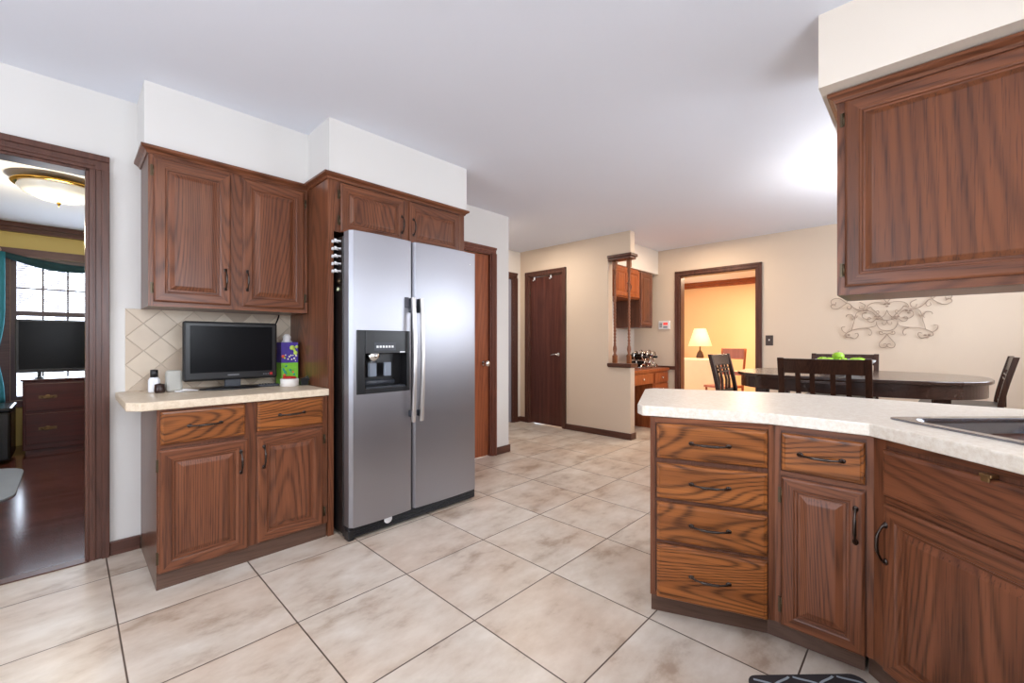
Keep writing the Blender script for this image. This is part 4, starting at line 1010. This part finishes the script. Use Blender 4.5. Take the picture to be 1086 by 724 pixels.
for x in (-.42, .42): MB().box(x-.03, x+.03, -.10, .10, 0, .012).box(x-.015, x+.015, -.01, .01, .012, .07).build('foot', BLACK, l2)
o = MB().box(-.95, -.35, 6.2, 6.75, .03, .49).box(-.96, -.34, 6.19, 6.76, .49, .53).build('ottoman', plain('black_leather', rgb(16, 15, 18), .25), bevel=.02); tag(o, 'black leather storage ottoman at the left of the cherry dresser', 'ottoman')
o = MB().prism(rrect(-1.0, 5.35, 1.5, 1.3, .25), .0, .012).build('floor_patch', plain('pale_blue_grey_patch', rgb(150, 160, 176), .9)); tag(o, 'pale blue-grey flat patch on the living room floor', 'floor_patch')  # flat pale blue-grey slab with rounded corners on the floor

# outside the living room window: snow and bare trees
o = MB().box(-14, 14, 8.2, 30, -.6, -.4).build('snowy_yard', plain('snow', rgb(236, 240, 246), .9)); o['kind'] = 'structure'; o.name = 'floor_snow_yard'
bark = plain('grey_bark', rgb(176, 174, 182), .9, var=.2, scale=14)
for i, (x, y, r, lab) in enumerate(((-1.1, 11.5, .16, 'thick leaning bare tree outside the living room window'), (.3, 13.5, .07, 'thin bare tree in the snow outside, nearer the window centre'), (-.2, 17, .12, 'distant bare tree in the snow outside the window'))):
    b = MB(); lean = .22 if i == 0 else .03
    b.tube([(x, y, -.5), (x+lean, y, 1), (x+lean*3, y+.1, 3), (x+lean*5, y, 6)], [r, r*.85, r*.6, r*.3], 10)
    for j in range(14):
        z = 1+j*.35; x0 = x+lean*(z)*.85; s = -1 if j % 2 else 1; L_ = R.uniform(.8, 1.8)
        b.tube([(x0, y, z), (x0+s*L_*.4, y+R.uniform(-.3, .3), z+.35*L_), (x0+s*L_, y+R.uniform(-.3, .3), z+.6*L_)], [r*.28, r*.17, r*.06], 6)
    tag(b.build('bare_tree', bark), lab, 'tree')

# ------------------------------------------------------------------ den contents
struct(MB().box(9.56, 9.62, -.2, 5.0, 2.34, CZ).box(9.53, 9.56, -.2, 5.0, 2.40, CZ).build('trim_crown_den', wood('den_crown_wood', rgb(92, 44, 22), rgb(140, 72, 36), rgb(156, 84, 44), 'Y', contrast=.3)))
cr = plain('cream_upholstery', rgb(240, 214, 172), .85, var=.05, scale=9)
sf = thing('armchair', 'cream upholstered armchair seen from behind through the den doorway', 'armchair', (7.75, 2.93, 0), -.15)
MB().prism(rrect(0, 0, .16, .82, .06), .08, .87).build('backrest', cr, sf, bevel=.04, seg=4)
MB().box(.08, .80, -.30, .30, .10, .46).build('seat_cushion', cr, sf, bevel=.05, seg=4)
for s in (-1, 1): MB().prism(rrect(.42, s*.37, .76, .16, .06), .08, .63).build('arm', cr, sf, bevel=.03, seg=3)
MB().prism(rrect(.38, 0, .92, .88, .05), .0, .20).build('skirt', cr, sf)
et = thing('end_table', 'small round table under the den lamp behind the armchair', 'table', (8.95, 3.30, 0))
MB().lathe([(.001, .64), (.24, .64), (.25, .65), (.25, .665), (.001, .667)], (0, 0, 0), 28).build('top', DENW, et)
MB().lathe([(.16, 0), (.15, .03), (.03, .08), (.03, .6), (.06, .64), (.001, .641)], (0, 0, 0), 20).build('pedestal', DENW, et)
lp = thing('table_lamp', 'table lamp with cream shade glowing in the den', 'lamp', (8.95, 3.30, .668))
MB().lathe([(.001, 0), (.08, 0), (.08, .02), (.03, .04), (.06, .13), (.075, .20), (.05, .28), (.015, .33), (.012, .44), (.001, .442)], (0, 0, 0), 24).build('base', plain('bronze_lamp_base', rgb(70, 46, 34), .3), lp)
MB().lathe([(.225, .41), (.110, .765), (.108, .765), (.222, .41)], (0, 0, 0), 32).build('lamp_shade', plain('lit_linen_shade', rgb(250, 228, 184), .8, emit=rgb(255, 224, 170), es=.55), lp)
point('den_lamp_bulb', (8.95, 3.30, 1.24), 10, (1, .72, .48), .05)
area('den_fill', (7.9, 2.0, 2.44), (0, 0, 0), .5, .5, 88, (1, .74, .50))  # unseen overhead fill, added to brighten the den
def den_chair(label, loc, rz):
    t = thing('wooden_chair', label, 'chair', loc, rz, 'honey wood chairs in the den')
    for s in (-1, 1):
        MB().tube(smooth_path([(-.02, s*.19, 0), (0, s*.19, .45), (-.06, s*.20, 1.05)], 5), .018, 8).build('back_post', DENW, t); MB().tube([(.38, s*.18, 0), (.38, s*.18, .44)], .018, 8).build('leg', DENW, t)
    MB().box(-.01, .41, -.21, .21, .43, .465).build('seat', DENW, t, bevel=.008)
    MB().box(-.07, -.045, -.20, .20, .88, 1.05).build('top_rail', DENW, t, bevel=.006)
    MB().box(-.035, -.02, -.19, .19, .62, .68).build('mid_rail', DENW, t)
    return t
den_chair('honey wood chair by the cream armchair, seen through the den doorway', (7.5, 2.27, 0), PI-.3)
den_chair('honey wood chair at the right edge of the den doorway', (7.3, 1.62, 0), -PI/2+.25)
